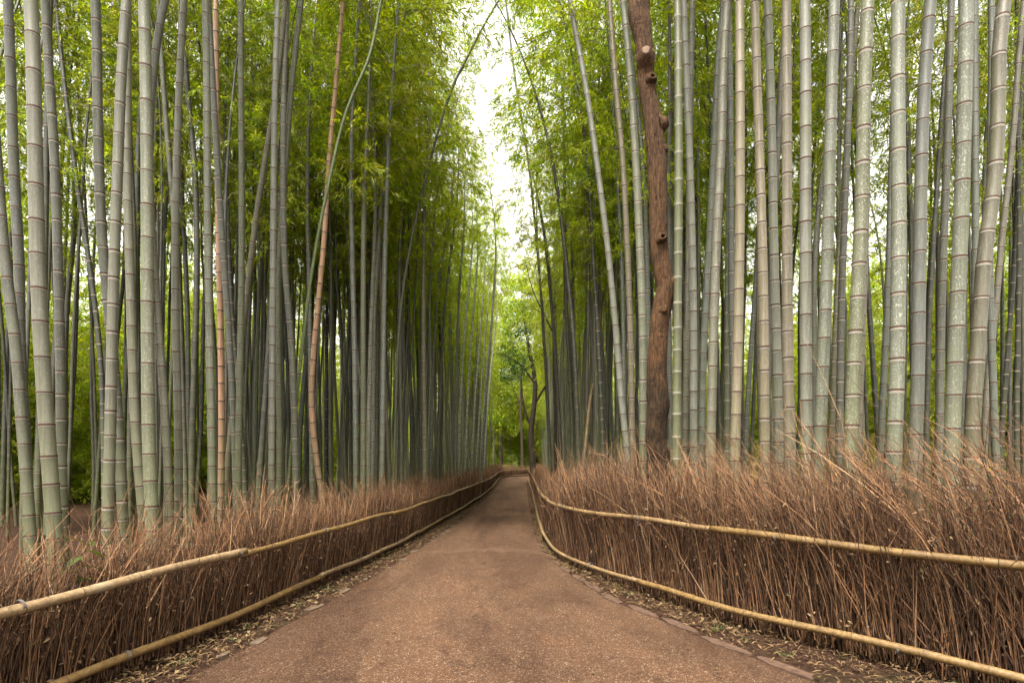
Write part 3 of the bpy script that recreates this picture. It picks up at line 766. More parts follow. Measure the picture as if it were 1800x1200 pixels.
def crown_mesh(k, density=1.0):
    """foliage of one bamboo: paired branches at every node, fans of twigs, narrow drooping leaves"""
    r = np.random.default_rng(100 + k)
    mb = MB()
    ts = np.arange(0.02, 1.0, 0.036)
    la, ld = [], []
    for i, t in enumerate(ts):
        c = crown_axis(k, t)
        az0 = (i % 2) * math.pi + r.normal() * 0.7 + k
        prof = (0.55 + 0.75 * math.sin(min(1, t / 0.5) * math.pi / 2)) if t < 0.5 else 1.3 - 1.15 * (t - 0.5) / 0.5 * 0.75
        for b in (-1, 1):
            if r.random() < (0.35 if t < 0.12 else 0.06): continue
            az = az0 + b * 0.45 + r.normal() * 0.2
            ln = prof * r.uniform(0.7, 1.25) * 1.15
            u = np.array([math.cos(az), math.sin(az), 0.0])
            el = r.uniform(0.35, 0.95)
            s = np.linspace(0, 1, 5)
            Pb = c + (u[None] * (s * math.cos(el))[:, None] + np.array([0, 0, 1.0])[None] * (s * math.sin(el) - 0.55 * s ** 2)[:, None]) * ln
            mb.tube(Pb, np.linspace(0.006, 0.002, 5) * 1.2, 3, 1, cap=False)
            ntw = max(3, int(8 * ln / 1.2 * density))
            for q in range(ntw):
                sp = r.uniform(0.28, 1.0)
                base = np.array([np.interp(sp, s, Pb[:, d]) for d in range(3)])
                a2 = az + r.normal() * 0.9
                tl = r.uniform(0.18, 0.5) * (0.6 + 0.5 * ln)
                dv = np.array([math.cos(a2), math.sin(a2), r.uniform(-0.75, 0.45)]); dv /= np.linalg.norm(dv)
                nl = r.integers(13, 22)
                f = r.uniform(0.15, 1.0, nl)
                A = base + dv * (f * tl)[:, None] + np.array([0, 0, -1.0]) * (0.30 * tl * f ** 2)[:, None] + r.normal(size=(nl, 3)) * 0.025
                D = dv + r.normal(size=(nl, 3)) * 0.55 + np.array([0, 0, -0.35])
                D /= np.linalg.norm(D, axis=1)[:, None]
                la.append(A); ld.append(D)
    A = np.vstack(la); D = np.vstack(ld)
    n = len(A)
    mb.quads(leaf_quads(A, D, r.uniform(0.085, 0.15, n), r.uniform(0.017, 0.027, n), r), 0)
    return mb.build('bamboo_crown', [M['leaf'], M['twig']], False), n


CROWNS = []
for k in range(NV):
    me, n = crown_mesh(k)
    CROWNS.append(me)
THIN = [crown_mesh(k, 0.5)[0] for k in range(NV)]      # sparser crowns, thinned to let more light into the grove
print('leaves per crown', n)


def culm_nodes(u_end, dia):
    """arc positions of the nodes of a culm of diameter dia"""
    out = []; u = 0.10
    f = dia / 0.12
    while u < u_end - 0.08:
        out.append(u)
        z = u
        u += (0.17 + 0.105 * min(z, 1.6) / 1.6 + 0.075 * min(max(z - 1.6, 0), 4) / 4) * (0.55 + 0.45 * f) * random.uniform(0.93, 1.07)
    return out


def culm_mesh(name, P, radf, dia, sides, split_mat):
    """culm through polyline P: every internode a slightly waisted cylinder, every node a ridge"""
    P = np.asarray(P, float)
    u = np.concatenate([[0], np.cumsum(np.linalg.norm(np.diff(P, axis=0), axis=1))])
    nodes = culm_nodes(u[-1], dia)
    us, rs, isn = [0.0], [radf(0.0)], [0]
    for q in nodes:
        r0 = radf(q)
        for du, fr, m in ((-0.020, 1.0, 0), (-0.006, 1.022, 1), (0.006, 1.022, 1), (0.018, 0.978, 0)):
            us.append(q + du); rs.append(r0 * fr); isn.append(m)
    us.append(u[-1]); rs.append(radf(u[-1])); isn.append(0)
    us = np.array(us)
    C = np.stack([np.interp(us, u, P[:, k]) for k in range(3)], -1)
    V, Q, T = tube(C, rs, sides, 0, True)
    mi = np.zeros(len(Q) + len(T), int)
    if split_mat:
        isn = np.array(isn)
        band = (isn[:-1] == 1) & (isn[1:] == 1)
        mi[:len(Q)] = np.repeat(band.astype(int), sides)
    me = mesh_np(name, V, [Q, T], [M['culm'], M['node_far']], mi)
    Tn = np.gradient(P, axis=0); Tn /= np.linalg.norm(Tn, axis=1)[:, None]
    info = [(np.array([np.interp(q, u, P[:, k]) for k in range(3)]), np.array([np.interp(q, u, Tn[:, k]) for k in range(3)]), radf(q)) for q in nodes]
    return me, info


def ring_mesh(name, pale_only, bloom=False):
    S = 14
    prof = [(-0.026 if bloom else -0.0150, 1.03 if bloom else 1.015), (-0.0080, 1.058), (0.0070, 1.066), (0.0090, 1.00)]
    a = np.arange(S) * 2 * math.pi / S
    V = np.array([[r * math.cos(t), r * math.sin(t), z] for z, r in prof for t in a])
    Q = []; mi = []
    for i in range(3):
        for j in range(S):
            Q.append((i * S + j, i * S + (j + 1) % S, (i + 1) * S + (j + 1) % S, (i + 1) * S + j))
            mi.append(1 if (pale_only or i == 0) else 0)
    return mesh_np(name, V, np.array(Q), [M['node_dark'], M['node_pale']], mi)


RING = ring_mesh('node', False)
RING_PALE = ring_mesh('node_white', True)
RING_BLOOM = ring_mesh('node_bloom', False, True)


def build_culm(label, style, depth, dia, pts, k):
    rr = random.Random(1000 + k)
    pts = np.array(pts)
    zt = pts[-1, 1]
    height = min(18.0, max(11.5, 128 * dia * rr.uniform(0.9, 1.08)))
    crownless = style in ('tan', 'ochre') or 'faint' in label
    if crownless:
        zc = zt + 0.8
    elif depth < 9.5:
        zc = max(zt + 0.9, 7.8)
    else:
        zc = rr.uniform(5.2, 6.6) if depth < 17 else rr.uniform(7.4, 8.8)
    arch = 'arching' in label
    if arch: zc = float(pts[-2, 1])
    height = max(height, zc + 4.5)
    if depth > 17: height = rr.uniform(12.6, 13.8)
    elif depth > 9.5: height = max(height, rr.uniform(13.0, 15.5))
    if arch: height = zc + 4.6
    # below: down to the ground along the lowest tangent
    x0, z0 = pts[0]
    sl = (pts[1, 0] - pts[0, 0]) / max(0.2, pts[1, 1] - pts[0, 1])
    low = [(x0 - sl * (z0 + 0.06) * 0.6, -0.06)]
    P2 = [tuple(p) for p in pts]
    if zc > zt:
        sl = (pts[-1, 0] - pts[-2, 0]) / max(0.2, pts[-1, 1] - pts[-2, 1])
        P2.append((pts[-1, 0] + sl * (zc - zt) * 0.9, zc))
    full = np.array(low + P2)
    zq = np.linspace(full[0, 1], full[-1, 1], 64)
    cur = np.column_stack([hermite(full[:, 1], full[:, 0], zq), zq])
    if zc < cur[-1, 1]:
        # crown starts inside the measured part: keep the measured line up to the crown's own start
        xc = np.interp(zc, cur[:, 1], cur[:, 0])
        keep = cur[cur[:, 1] < zc]
        cur = np.vstack([keep, [[xc, zc]]])
    ly = rr.uniform(-0.012, 0.03)
    P = np.column_stack([cur[:, 0], depth + ly * cur[:, 1] + 0.02 * np.sin(cur[:, 1] + k), cur[:, 1]])
    tg = P[-1] - P[-4]; tg = Vector(tg).normalized()
    vk = k % NV
    s = (height - zc) / CROWN_L
    # bend the crown the way the culm already leans
    az = math.atan2(0.25 * rr.uniform(-1, 1), tg.x + (0.06 if pts[0, 0] < 0 else -0.06)) + rr.uniform(-0.6, 0.6)
    if arch: az = 0.1
    if depth > 16.5: az = rr.uniform(1.9, 4.4) if pts[0, 0] < 0 else rr.uniform(-1.2, 1.2)      # tips nod away from the path
    Rm = Vector((0, 0, 1)).rotation_difference(tg).to_matrix() @ Matrix.Rotation(az, 3, 'Z')
    Rn = np.array(Rm)
    ax = crown_axis(vk, np.linspace(0.03, 1.0, 26)) * s
    top = P[-1] + ax @ Rn.T
    base = P[0].copy(); base[2] = 0
    allP = np.vstack([P, top]) if not crownless else np.vstack([P, top[:6]])
    zmid = float(np.median(pts[:, 1]))
    u_c = float(np.sum(np.linalg.norm(np.diff(P, axis=0), axis=1)))
    u_t = u_c + float(np.sum(np.linalg.norm(np.diff(np.vstack([P[-1:], top]), axis=0), axis=1)))
    r0 = dia / 2

    def radf(u):
        f = 1 - 0.030 * (min(u, u_c) - zmid)
        f += 0.10 * math.exp(-u * 2.5)
        if u > u_c: f *= max(0.06, 1 - 0.94 * (u - u_c) / (u_t - u_c))
        return r0 * max(f, 0.08)

    root = empty('bamboo', tuple(base))
    tag(root, label, 'bamboo', 'individually visible bamboo culms of the grove')
    me, info = culm_mesh('culm', allP - base, radf, dia, 14, False)
    c = obj('culm', me, root)
    st = STYLE[style]
    v = rr.uniform(0.94, 1.06)
    c.color = (st[0] * v, st[1] * v, st[2] * v * rr.uniform(0.95, 1.05), st[3])
    ring = RING_PALE if style == 'ringgreen' else (RING_BLOOM if rr.random() < 0.4 else RING)
    vis = EYE + 0.86 * depth
    for (p, t, r) in info:
        wz = p[2]
        if wz > vis or wz > 13: break
        n = obj('node', ring, c)
        q = Vector((0, 0, 1)).rotation_difference(Vector(t)).to_euler()
        n.location = tuple(p); n.rotation_euler = q; n.scale = (r, r, rr.uniform(0.8, 1.15))
    if not crownless:
        cr = obj('crown', (THIN if depth < 9.5 else CROWNS)[vk], root)
        cr.location = tuple(P[-1] - base)
        cr.rotation_euler = Rm.to_euler(); cr.scale = (s, s, s)
    return root


for k, rec in enumerate(CULMS):
    build_culm(*rec, k)


# the yellow broken pole leaning among the right-hand culms
def leaning_pole():
    root = empty('broken_bamboo', (1.42, 12.0, 0))
    P = catmull([(0.0, 0, -0.05), (0.10, 0.3, 1.0), (0.33, 0.9, 2.6), (0.62, 1.6, 4.1), (0.88, 2.3, 5.6)], 8)
    me, info = culm_mesh('culm', P, lambda u: 0.05 * (1 - 0.05 * u), 0.11, 12, False)
    c = obj('culm', me, root); c.color = STYLE['ochre']
    for (p, t, r) in info:
        n = obj('node', RING, c); n.location = tuple(p); n.scale = (r, r, 1)
        n.rotation_euler = Vector((0, 0, 1)).rotation_difference(Vector(t)).to_euler()
    tag(root, 'broken yellow-brown bamboo pole leaning in the right grove', 'bamboo', 'individually visible bamboo culms of the grove')


leaning_pole()

# ---- the crowd of bamboos behind the front rows
PROTO = []
for k in range(NV):
    rr = random.Random(300 + k)
    zc = 5.4
    bx, by = rr.uniform(-0.12, 0.12), rr.uniform(-0.12, 0.12)
    z = np.linspace(-0.05, zc, 14)
    P = np.stack([bx * (z / zc) ** 2 + 0.03 * np.sin(z * 1.3 + k), by * (z / zc) ** 2, z], -1)
    P -= P[0] * np.array([1, 1, 0])
    ax = crown_axis(k, np.linspace(0.03, 1, 14))
    u_c = zc; u_t = zc + CROWN_L
    def rf(u, u_c=u_c, u_t=u_t):
        f = 1 - 0.03 * (min(u, u_c) - 2.5)
        if u > u_c: f *= max(0.06, 1 - 0.94 * (u - u_c) / (u_t - u_c))
        return 0.046 * f
    me, _ = culm_mesh('culm', np.vstack([P, P[-1] + ax]), rf, 0.092, 8, True)
    PROTO.append((me, tuple(P[-1])))


def dmin(px):
    return np.interp(px, [-400, 0, 430, 560, 700, 860, 905, 930, 1000, 1100, 1180, 1400, 1800, 2300],
                     [8.5, 8.5, 9.5, 11.5, 14.0, 22.0, 60, 20, 12.5, 12.0, 10.5, 9.5, 9.0, 8.5])


cand = []
step = 0.98
for side in (-1, 1):
    for iy in range(int(62 / step)):
        for ix in range(int(12.5 / step)):
            yy = 4.0 + (iy + random.uniform(-0.1, 1.1)) * step
            off = 0.75 + (ix + random.uniform(-0.1, 1.1)) * step
            if random.random() < 0.18 + 0.038 * off: continue
            if yy > 15 and off > 3.2 and random.random() < 0.5: continue      # stems left out away from the fence to let light in
            if side < 0:
                if yy > 46: continue
                x = float(fence_x(LR, min(yy, 44))) - off
            else:
                if yy > 41 and off < 2.5: continue
                x = float(fence_x(RR, min(yy, 40))) + off
            px = 900 + 1000 * x / yy
            if px < -330 or px > 2130: continue
            if yy < float(dmin(px)): continue
            rs = random.uniform(0.72, 1.22)
            cand.append((rs * 0.092 / yy * (1.0 if -20 < px < 1820 else 0.3), x, yy, rs, px))
# slim stalks behind the front row, the shade there put into dark skins
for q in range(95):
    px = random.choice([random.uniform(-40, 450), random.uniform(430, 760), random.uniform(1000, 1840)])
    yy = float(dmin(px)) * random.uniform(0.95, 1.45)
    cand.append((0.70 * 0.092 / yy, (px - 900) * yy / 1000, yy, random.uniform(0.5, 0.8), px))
# fine stems packed along the fences further on
for q in range(270):
    side = -1 if q < 180 else 1
    yy = 12.5 + 31 * random.random() ** 1.4
    off = 0.8 + 5.5 * random.random() ** 1.3
    x = float(fence_x(LR, yy)) - off if side < 0 else float(fence_x(RR, min(yy, 38))) + off
    px = 900 + 1000 * x / yy
    if yy < float(dmin(px)) * 0.95: continue
    rs = random.uniform(0.5, 0.85)
    cand.append((rs * 0.092 / yy, x, yy, rs, px))
# bamboos closing the view past the bend
for q in range(46):
    x, yy = random.uniform(-5.5, 9.5), random.uniform(57, 72)
    cand.append((0.05 / yy, x, yy, random.uniform(0.8, 1.1), 900 + 1000 * x / yy))
cand.sort(key=lambda c: -c[0])
ones, mass = cand[:205], cand[205:]
print('bamboo candidates', len(cand))


def zone(x, y, px, style):
    side = 'left' if x < 0 else 'right'
    hue = {'grey': 'grey', 'dark': 'dark', 'green': 'green', 'olive': 'olive', 'bluegrey': 'blue-grey', 'mottled': 'mottled', 'slate': 'slate', 'pale': 'pale', 'brown': 'brownish', 'white': 'whitish'}[style]
    if x < 0:
        where = 'at the left edge' if px < 130 else 'behind the thick pale culms' if px < 280 else 'near the dead tan bamboo' if px < 440 else 'near the lone bright white bamboo' if px < 540 else \
            'behind the crooked tan bamboo' if px < 620 else 'behind the two white leaning bamboos' if px < 720 else 'by the far left fence'
    else:
        where = 'by the far right fence' if px < 985 else 'behind the dark leaning bamboos' if px < 1070 else 'left of the bare trunk' if px < 1155 else 'right of the bare trunk' if px < 1290 else \
            'behind the cream bamboos' if px < 1400 else 'behind the green-speckled bamboo' if px < 1550 else 'behind the silvery bamboo' if px < 1660 else 'at the right edge'
    row, grp = ('second-row', 'second-row bamboos of the %s grove') if y < 13 else ('middle-depth', 'middle-depth bamboos of the %s grove') if y < 20 else ('distant', 'distant bamboos of the %s grove')
    return 'slim %s %s bamboo of the %s grove, %s' % (hue, row, side, where), grp % side


PAL = ['grey', 'grey', 'dark', 'green', 'olive', 'bluegrey', 'mottled', 'slate', 'pale', 'brown', 'white']
for i, (sz, x, yy, rs, px) in enumerate(ones):
    k = i % NV
    root = empty('bamboo', (x, yy, 0))
    near_fence = x < 0 and yy > 15 and x > float(fence_x(LR, min(yy, 44))) - 2.0
    style = random.choice(PAL + ['white', 'pale', 'white', 'pale', 'bluegrey'] if near_fence else PAL)
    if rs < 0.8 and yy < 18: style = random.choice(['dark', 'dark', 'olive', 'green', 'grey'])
    lab, grp = zone(x, yy, px, style)
    tag(root, lab, 'bamboo', grp)
    lean = random.gauss(0, 0.030) + (0.012 if x < 0 else -0.012)
    hz = random.uniform(0.9, 1.2) if yy < 17 else random.uniform(1.30, 1.62)
    root.rotation_euler = (random.gauss(0, 0.022), lean, random.uniform(0, 6.283))
    # spin must come first: tilt expressed in world axes
    root.rotation_mode = 'QUATERNION'
    root.rotation_quaternion = (Matrix.Rotation(lean, 3, 'Y') @ Matrix.Rotation(random.gauss(0, 0.022), 3, 'X') @ Matrix.Rotation(random.uniform(0, 6.283), 3, 'Z')).to_quaternion()
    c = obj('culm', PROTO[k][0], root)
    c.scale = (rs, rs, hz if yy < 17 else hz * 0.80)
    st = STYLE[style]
    v = random.uniform(0.5, 0.95) * (0.9 if rs < 0.8 and yy < 18 else 1.0)  # skin darkened to imitate shade and silhouettes inside the grove
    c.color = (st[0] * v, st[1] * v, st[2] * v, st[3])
    cr = obj('crown', (THIN if rs < 0.86 or i % 3 == 0 or (x < 0 and 10 < yy < 22 and i % 3 == 1) else CROWNS)[k], root)
    lx, ly, lz = PROTO[k][1]
    cr.location = (lx * rs, ly * rs, lz * (hz if yy < 17 else hz * 0.80))
    cz = hz if yy < 17 else random.uniform(0.68, 0.86)
    cr.scale = (rs * min(1, cz + 0.1), rs * min(1, cz + 0.1), cz)

# ---- what is left of the grove reads as one mass: instanced on points
hid = bpy.data.collections.new('grove_sources')
for k in range(4):
    me = PROTO[k][0]
    o = bpy.data.objects.new('grove_source_culm', me)
    v = 0.9 + 0.08 * k
    o.color = (0.125 * v, 0.125 * v, 0.085 * v, 0.3)
    hid.objects.link(o)
    # culm and crown joined through a plain mesh merge
    cm = THIN[k]
    nv = len(me.vertices); a = np.empty(nv * 3, np.float32); me.vertices.foreach_get('co', a)
    nc = len(cm.vertices); b = np.empty(nc * 3, np.float32); cm.vertices.foreach_get('co', b)
    V = np.vstack([a.reshape(-1, 3), b.reshape(-1, 3) + np.array(PROTO[k][1])])
    def polys(m, off):
        n = len(m.polygons); lt = np.empty(n, np.int32); ls = np.empty(n, np.int32); mi = np.empty(n, np.int32)
        m.polygons.foreach_get('loop_total', lt); m.polygons.foreach_get('loop_start', ls); m.polygons.foreach_get('material_index', mi)
        lv = np.empty(len(m.loops), np.int32); m.loops.foreach_get('vertex_index', lv)
        q = ls[lt == 4]; t = ls[lt == 3]
        return np.stack([lv[q + d] for d in range(4)], -1) + off, np.stack([lv[t + d] for d in range(3)], -1) + off if len(t) else np.zeros((0, 3), int), mi[lt == 4], mi[lt == 3]
    q1, t1, m1, n1 = polys(me, 0); q2, t2, m2, n2 = polys(cm, nv)
    Q = np.vstack([q1, q2]); fl = [Q]; mi = list(m1) + list(m2 + 2)
    T = np.vstack([t1, t2])
    if len(T): fl.append(T); mi += list(n1) + list(n2 + 2)
    jm = mesh_np('grove_source', V, fl, [M['culm'], M['node_far'], M['leaf'], M['twig']], mi)
    o.data = jm


def gn_scatter(name, pts, scales, rots, collection, mat_slot=None):
    me = bpy.data.meshes.new(name)
    me.from_pydata([tuple(p) for p in pts], [], [])
    a = me.attributes.new('sc', 'FLOAT_VECTOR', 'POINT'); a.data.foreach_set('vector', np.asarray(scales, np.float32).ravel())
    a = me.attributes.new('ro', 'FLOAT_VECTOR', 'POINT'); a.data.foreach_set('vector', np.asarray(rots, np.float32).ravel())
    o = obj(name, me)
    ng = bpy.data.node_groups.new(name + '_nodes', 'GeometryNodeTree')
    ng.interface.new_socket('Geometry', in_out='INPUT', socket_type='NodeSocketGeometry')
    ng.interface.new_socket('Geometry', in_out='OUTPUT', socket_type='NodeSocketGeometry')
    gi = ng.nodes.new('NodeGroupInput'); go = ng.nodes.new('NodeGroupOutput')
    ci = ng.nodes.new('GeometryNodeCollectionInfo')
    ci.inputs['Collection'].default_value = collection
    ci.inputs['Separate Children'].default_value = True
    ci.inputs['Reset Children'].default_value = True
    ip = ng.nodes.new('GeometryNodeInstanceOnPoints')
    ip.inputs['Pick Instance'].default_value = True
    def attr(nm):
        n = ng.nodes.new('GeometryNodeInputNamedAttribute'); n.data_type = 'FLOAT_VECTOR'
        n.inputs['Name'].default_value = nm
        return n.outputs[0]
    ng.links.new(gi.outputs[0], ip.inputs['Points'])
    ng.links.new(ci.outputs[0], ip.inputs['Instance'])
    ng.links.new(attr('sc'), ip.inputs['Scale'])
    er = ng.nodes.new('FunctionNodeEulerToRotation')
    ng.links.new(attr('ro'), er.inputs[0]); ng.links.new(er.outputs[0], ip.inputs['Rotation'])
    ng.links.new(ip.outputs[0], go.inputs[0])
    md = o.modifiers.new('scatter', 'NODES'); md.node_group = ng
    return o


pts = [(c[1], c[2], 0) for c in mass]
scl = [(c[3], c[3], random.uniform(0.85, 1.15) if c[2] < 17 else random.uniform(0.92, 1.04)) for c in mass]
rot = [(random.gauss(0, 0.03), random.gauss(0, 0.03), random.uniform(0, 6.283)) for c in mass]
g = gn_scatter('bamboo_grove', pts, scl, rot, hid)
g.color = (0.125, 0.125, 0.085, 0.3)
tag(g, 'deep mass of crowded bamboo filling both sides behind the rows', 'bamboo grove', kind='stuff')

# ---- sunlit leaves of the young growth beyond the grove's far edges
leafcol = bpy.data.collections.new('leaf_sources')
for k in range(3):
    o = bpy.data.objects.new('leaf_source', CROWNS[k]); leafcol.objects.link(o)
pts, scl, rot = [], [], []
for side in (-1, 1):
    for q in range(430):
        yy = random.uniform(4, 58)
        base = -14.5 if side < 0 else 15.5
        x = base + side * random.uniform(0, 8)
        if abs(900 + 1000 * x / yy - 900) > 1350: continue
        pts.append((x, yy, random.uniform(-4.5, 2.6)))
        s = random.uniform(0.9, 1.5); scl.append((s * 1.3, s * 1.3, s))
        rot.append((random.gauss(0, 0.25), random.gauss(0, 0.25), random.uniform(0, 6.283)))
for q in range(330):
    x, yy = random.uniform(-27, 24), random.uniform(60, 80)
    if q < 90: x = random.uniform(-5, 7)
    pts.append((x, yy, random.uniform(-3.5, 7.0 if q > 90 else 12.0)))
    s = random.uniform(0.9, 1.3); scl.append((s * 1.4, s * 1.4, s)); rot.append((random.gauss(0, 0.25), random.gauss(0, 0.25), random.uniform(0, 6.283)))
g = gn_scatter('far_foliage', pts, scl, rot, leafcol)
tag(g, 'bright green leaf mass glimpsed beyond the bamboo culms', 'foliage', kind='stuff')


# ------------------------------------------------------------------ brushwood fences
def brush_np(line, u0, u1, side, dens, hfun, seed, near, sweep, thick):
    """thousands of dry twigs along the line between arc positions u0..u1, on the far side of the rails"""
    r = np.random.default_rng(seed)
    s = np.concatenate([[0], np.cumsum(np.linalg.norm(np.diff(line, axis=0), axis=1))])
    tan = np.gradient(line, axis=0); tan /= np.linalg.norm(tan, axis=1)[:, None]

    def at(u):
        p = np.stack([np.interp(u, s, line[:, k]) for k in range(2)], -1)
        t = np.stack([np.interp(u, s, tan[:, k]) for k in range(2)], -1)
        n = np.stack([-t[:, 1], t[:, 0]], -1) * side      # away from the path
        return p, t, n

    Vs, Fs, Ms = [], [], []
    cnt = 0

    def emit(base, D, ln, rad, curve, S, mat):
        """base (n,3), D unit (n,3), curve (n,3) added * t^2"""
        nonlocal cnt
        n = len(base)
        t = np.linspace(0, 1, S + 1)
        C = base[:, None] + D[:, None] * (ln[:, None] * t)[:, :, None] + curve[:, None] * ((ln[:, None]) * t ** 2)[:, :, None]
        a1 = np.cross(D, r.normal(size=(n, 3))); a1 /= np.linalg.norm(a1, axis=1)[:, None] + 1e-9
        a2 = np.cross(D, a1)
        rr_ = rad[:, None] * (1 - 0.72 * t)[None]
        ang = np.array([0, 2.094, 4.189])
        V = C[:, :, None] + rr_[:, :, None, None] * (np.cos(ang)[None, None, :, None] * a1[:, None, None] + np.sin(ang)[None, None, :, None] * a2[:, None, None])
        V = V.reshape(n, -1, 3)
        i = np.arange(S)[:, None] * 3; j = np.arange(3)[None]; k = (j + 1) % 3
        q = np.stack([i + j, i + k, i + 3 + k, i + 3 + j], -1).reshape(-1, 4)
        F = q[None] + (np.arange(n) * (S + 1) * 3)[:, None, None] + cnt
        Vs.append(V.reshape(-1, 3)); Fs.append(F.reshape(-1, 4)); Ms.append(np.full(len(F.reshape(-1, 4)), mat))
        cnt += n * (S + 1) * 3
        return C

    n = int((u1 - u0) * dens)
    # upright stems
    u = r.uniform(u0, u1, n)
    p, t, nn = at(u)
    hh = hfun(u)
    back = 0.035 + 0.26 * r.random(n) ** 1.4
    base = np.column_stack([p + nn * back[:, None], r.uniform(-0.03, 0.10, n)])
    lean_t = 0.07 + 0.10 * r.normal(size=n) + np.where(r.random(n) < 0.16, 0.32 * r.normal(size=n) + 0.1, 0); lean_n = 0.08 * r.normal(size=n) + 0.03
    D = np.column_stack([t * lean_t[:, None] + nn * lean_n[:, None], np.ones(n)]); D /= np.linalg.norm(D, axis=1)[:, None]
    ln = hh * r.uniform(0.40, 0.80, n) * (1 + 0.08 * np.sin(u * 9.0))
    cur = np.column_stack([(t * (r.normal(size=n) * 0.12 + 0.06)[:, None] + nn * (r.normal(size=n) * 0.05)[:, None]), -0.04 * r.random(n)])
    w = 1.0 if near else 1.5
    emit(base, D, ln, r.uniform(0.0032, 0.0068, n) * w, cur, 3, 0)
    # sprays that fan out above the rail
    m = int(n * 0.30)
    u = r.uniform(u0, u1, m)
    u = np.clip(u + 0.06 * np.sin(u * 37 + seed) + 0.05 * np.sin(u * 17.3), u0, u1)      # tufts
    p, t, nn = at(u)
    hh = hfun(u)
    back = 0.02 + thick * r.random(m)
    z0 = hh * r.uniform(0.22, 0.62, m)
    base = np.column_stack([p + nn * back[:, None], z0])
    lt = sweep + 0.40 * r.normal(size=m); lnn = np.abs(0.30 * r.normal(size=m)) - 0.06
    D = np.column_stack([t * lt[:, None] + nn * lnn[:, None], np.ones(m) * r.uniform(0.7, 1.1, m)]); D /= np.linalg.norm(D, axis=1)[:, None]
    ln = (hh - z0) * r.uniform(0.45, 1.15, m) * (1 + 0.16 * np.sin(u * 11.0 + seed)) + 0.06
    cur = np.column_stack([t * (r.normal(size=m) * 0.18 + 0.08)[:, None] + nn * (r.normal(size=m) * 0.12)[:, None], -0.08 * r.random(m)])
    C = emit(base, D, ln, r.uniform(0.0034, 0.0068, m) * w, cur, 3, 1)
    # side twiglets on the sprays
    for rep in range(1):
        f = r.uniform(0.35, 0.9, m)
        i0 = np.minimum((f * 3).astype(int), 2); fr = f * 3 - i0
        b = C[np.arange(m), i0] * (1 - fr)[:, None] + C[np.arange(m), i0 + 1] * fr[:, None]
        D2 = D + r.normal(size=(m, 3)) * 0.42; D2 /= np.linalg.norm(D2, axis=1)[:, None]
        emit(b, D2, ln * r.uniform(0.18, 0.45, m), r.uniform(0.0022, 0.0038, m) * w, cur * 0.5, 2, 1)
    # curled dry leaves caught among the stems
    if near:
        q = int(n * 0.5)
        u = r.uniform(u0, u1, q); p, t, nn = at(u); hh = hfun(u)
        A = np.column_stack([p + nn * (0.0 + 0.16 * r.random(q))[:, None], hh * r.uniform(0.03, 0.66, q)])
        D = r.normal(size=(q, 3)); D /= np.linalg.norm(D, axis=1)[:, None]
        LQ = leaf_quads(A, D, r.uniform(0.025, 0.055, q), r.uniform(0.008, 0.02, q), r)
        Vs.append(LQ.reshape(-1, 3)); Fs.append(np.arange(q * 4).reshape(q, 4) + cnt); Ms.append(np.full(q, 2)); cnt += q * 4
    return np.vstack(Vs), np.vstack(Fs), np.concatenate(Ms)


def rail_pole(line, u0, u1, z, off, side, rad, seed, first, parent):
    """one bamboo pole of a rail: nodes, slight waves, cut end"""
    r = random.Random(seed)
    s = np.concatenate([[0], np.cumsum(np.linalg.norm(np.diff(line, axis=0), axis=1))])
    tan = np.gradient(line, axis=0); tan /= np.linalg.norm(tan, axis=1)[:, None]
    us = [u0]; rr_ = [rad * 0.98]; nod = [0]
    u = u0 + r.uniform(0.05, 0.3)
    taper = r.uniform(-0.05, 0.05)
    while u < u1 - 0.03:
        f = rad * (1 + taper * (u - u0) / 4)
        for du, k, m in ((-0.016, 1.0, 0), (-0.004, 1.045, 1), (0.004, 1.045, 1), (0.016, 0.99, 0)):
            us.append(u + du); rr_.append(f * k); nod.append(m)
        stp = r.uniform(0.30, 0.46)
        us += [u + stp * 0.35, u + stp * 0.65]; rr_ += [f * 0.97, f * 0.97]; nod += [0, 0]
        u += stp
    k = [i for i, q in enumerate(us) if q < u1 - 0.004]
    us = [us[i] for i in k] + [u1]; rr_ = [rr_[i] for i in k] + [rad * 0.98]; nod = [nod[i] for i in k] + [0]
    us = np.array(us)
    p = np.stack([np.interp(us, s, line[:, k]) for k in range(2)], -1)
    t = np.stack([np.interp(us, s, tan[:, k]) for k in range(2)], -1)
    n = np.stack([-t[:, 1], t[:, 0]], -1) * side
    ph = r.uniform(0, 6)
    zz = z + 0.012 * np.sin(us * 1.1 + ph) + 0.006 * np.sin(us * 3.3 + ph * 2) + 0.018 * np.sin(us * 0.35)
    C = np.column_stack([p + n * (off + 0.006 * np.sin(us * 2.3 + ph))[:, None] if False else p + n * off, zz])
    V, Q, T = tube(C, rr_, 10, 0, True)
    nod = np.array(nod); band = (nod[:-1] == 1) & (nod[1:] == 1)
    mi = np.concatenate([np.repeat(band.astype(int), 10), np.zeros(len(T), int)])
    return obj('rail', mesh_np('rail', V, [Q, T], [M['rail'], M['rail_node']], mi), parent)


def tie_mesh():
    mb = MB()
    for q in (-0.006, 0.0, 0.006):
        a = np.linspace(0, 2 * math.pi, 13)
        mb.tube(np.stack([np.cos(a), np.full(13, q) / 0.03, np.sin(a)], -1), [0.075] * 13, 4, 0, False)
    return mb.build('tie', [M['tie']])


TIE = tie_mesh()


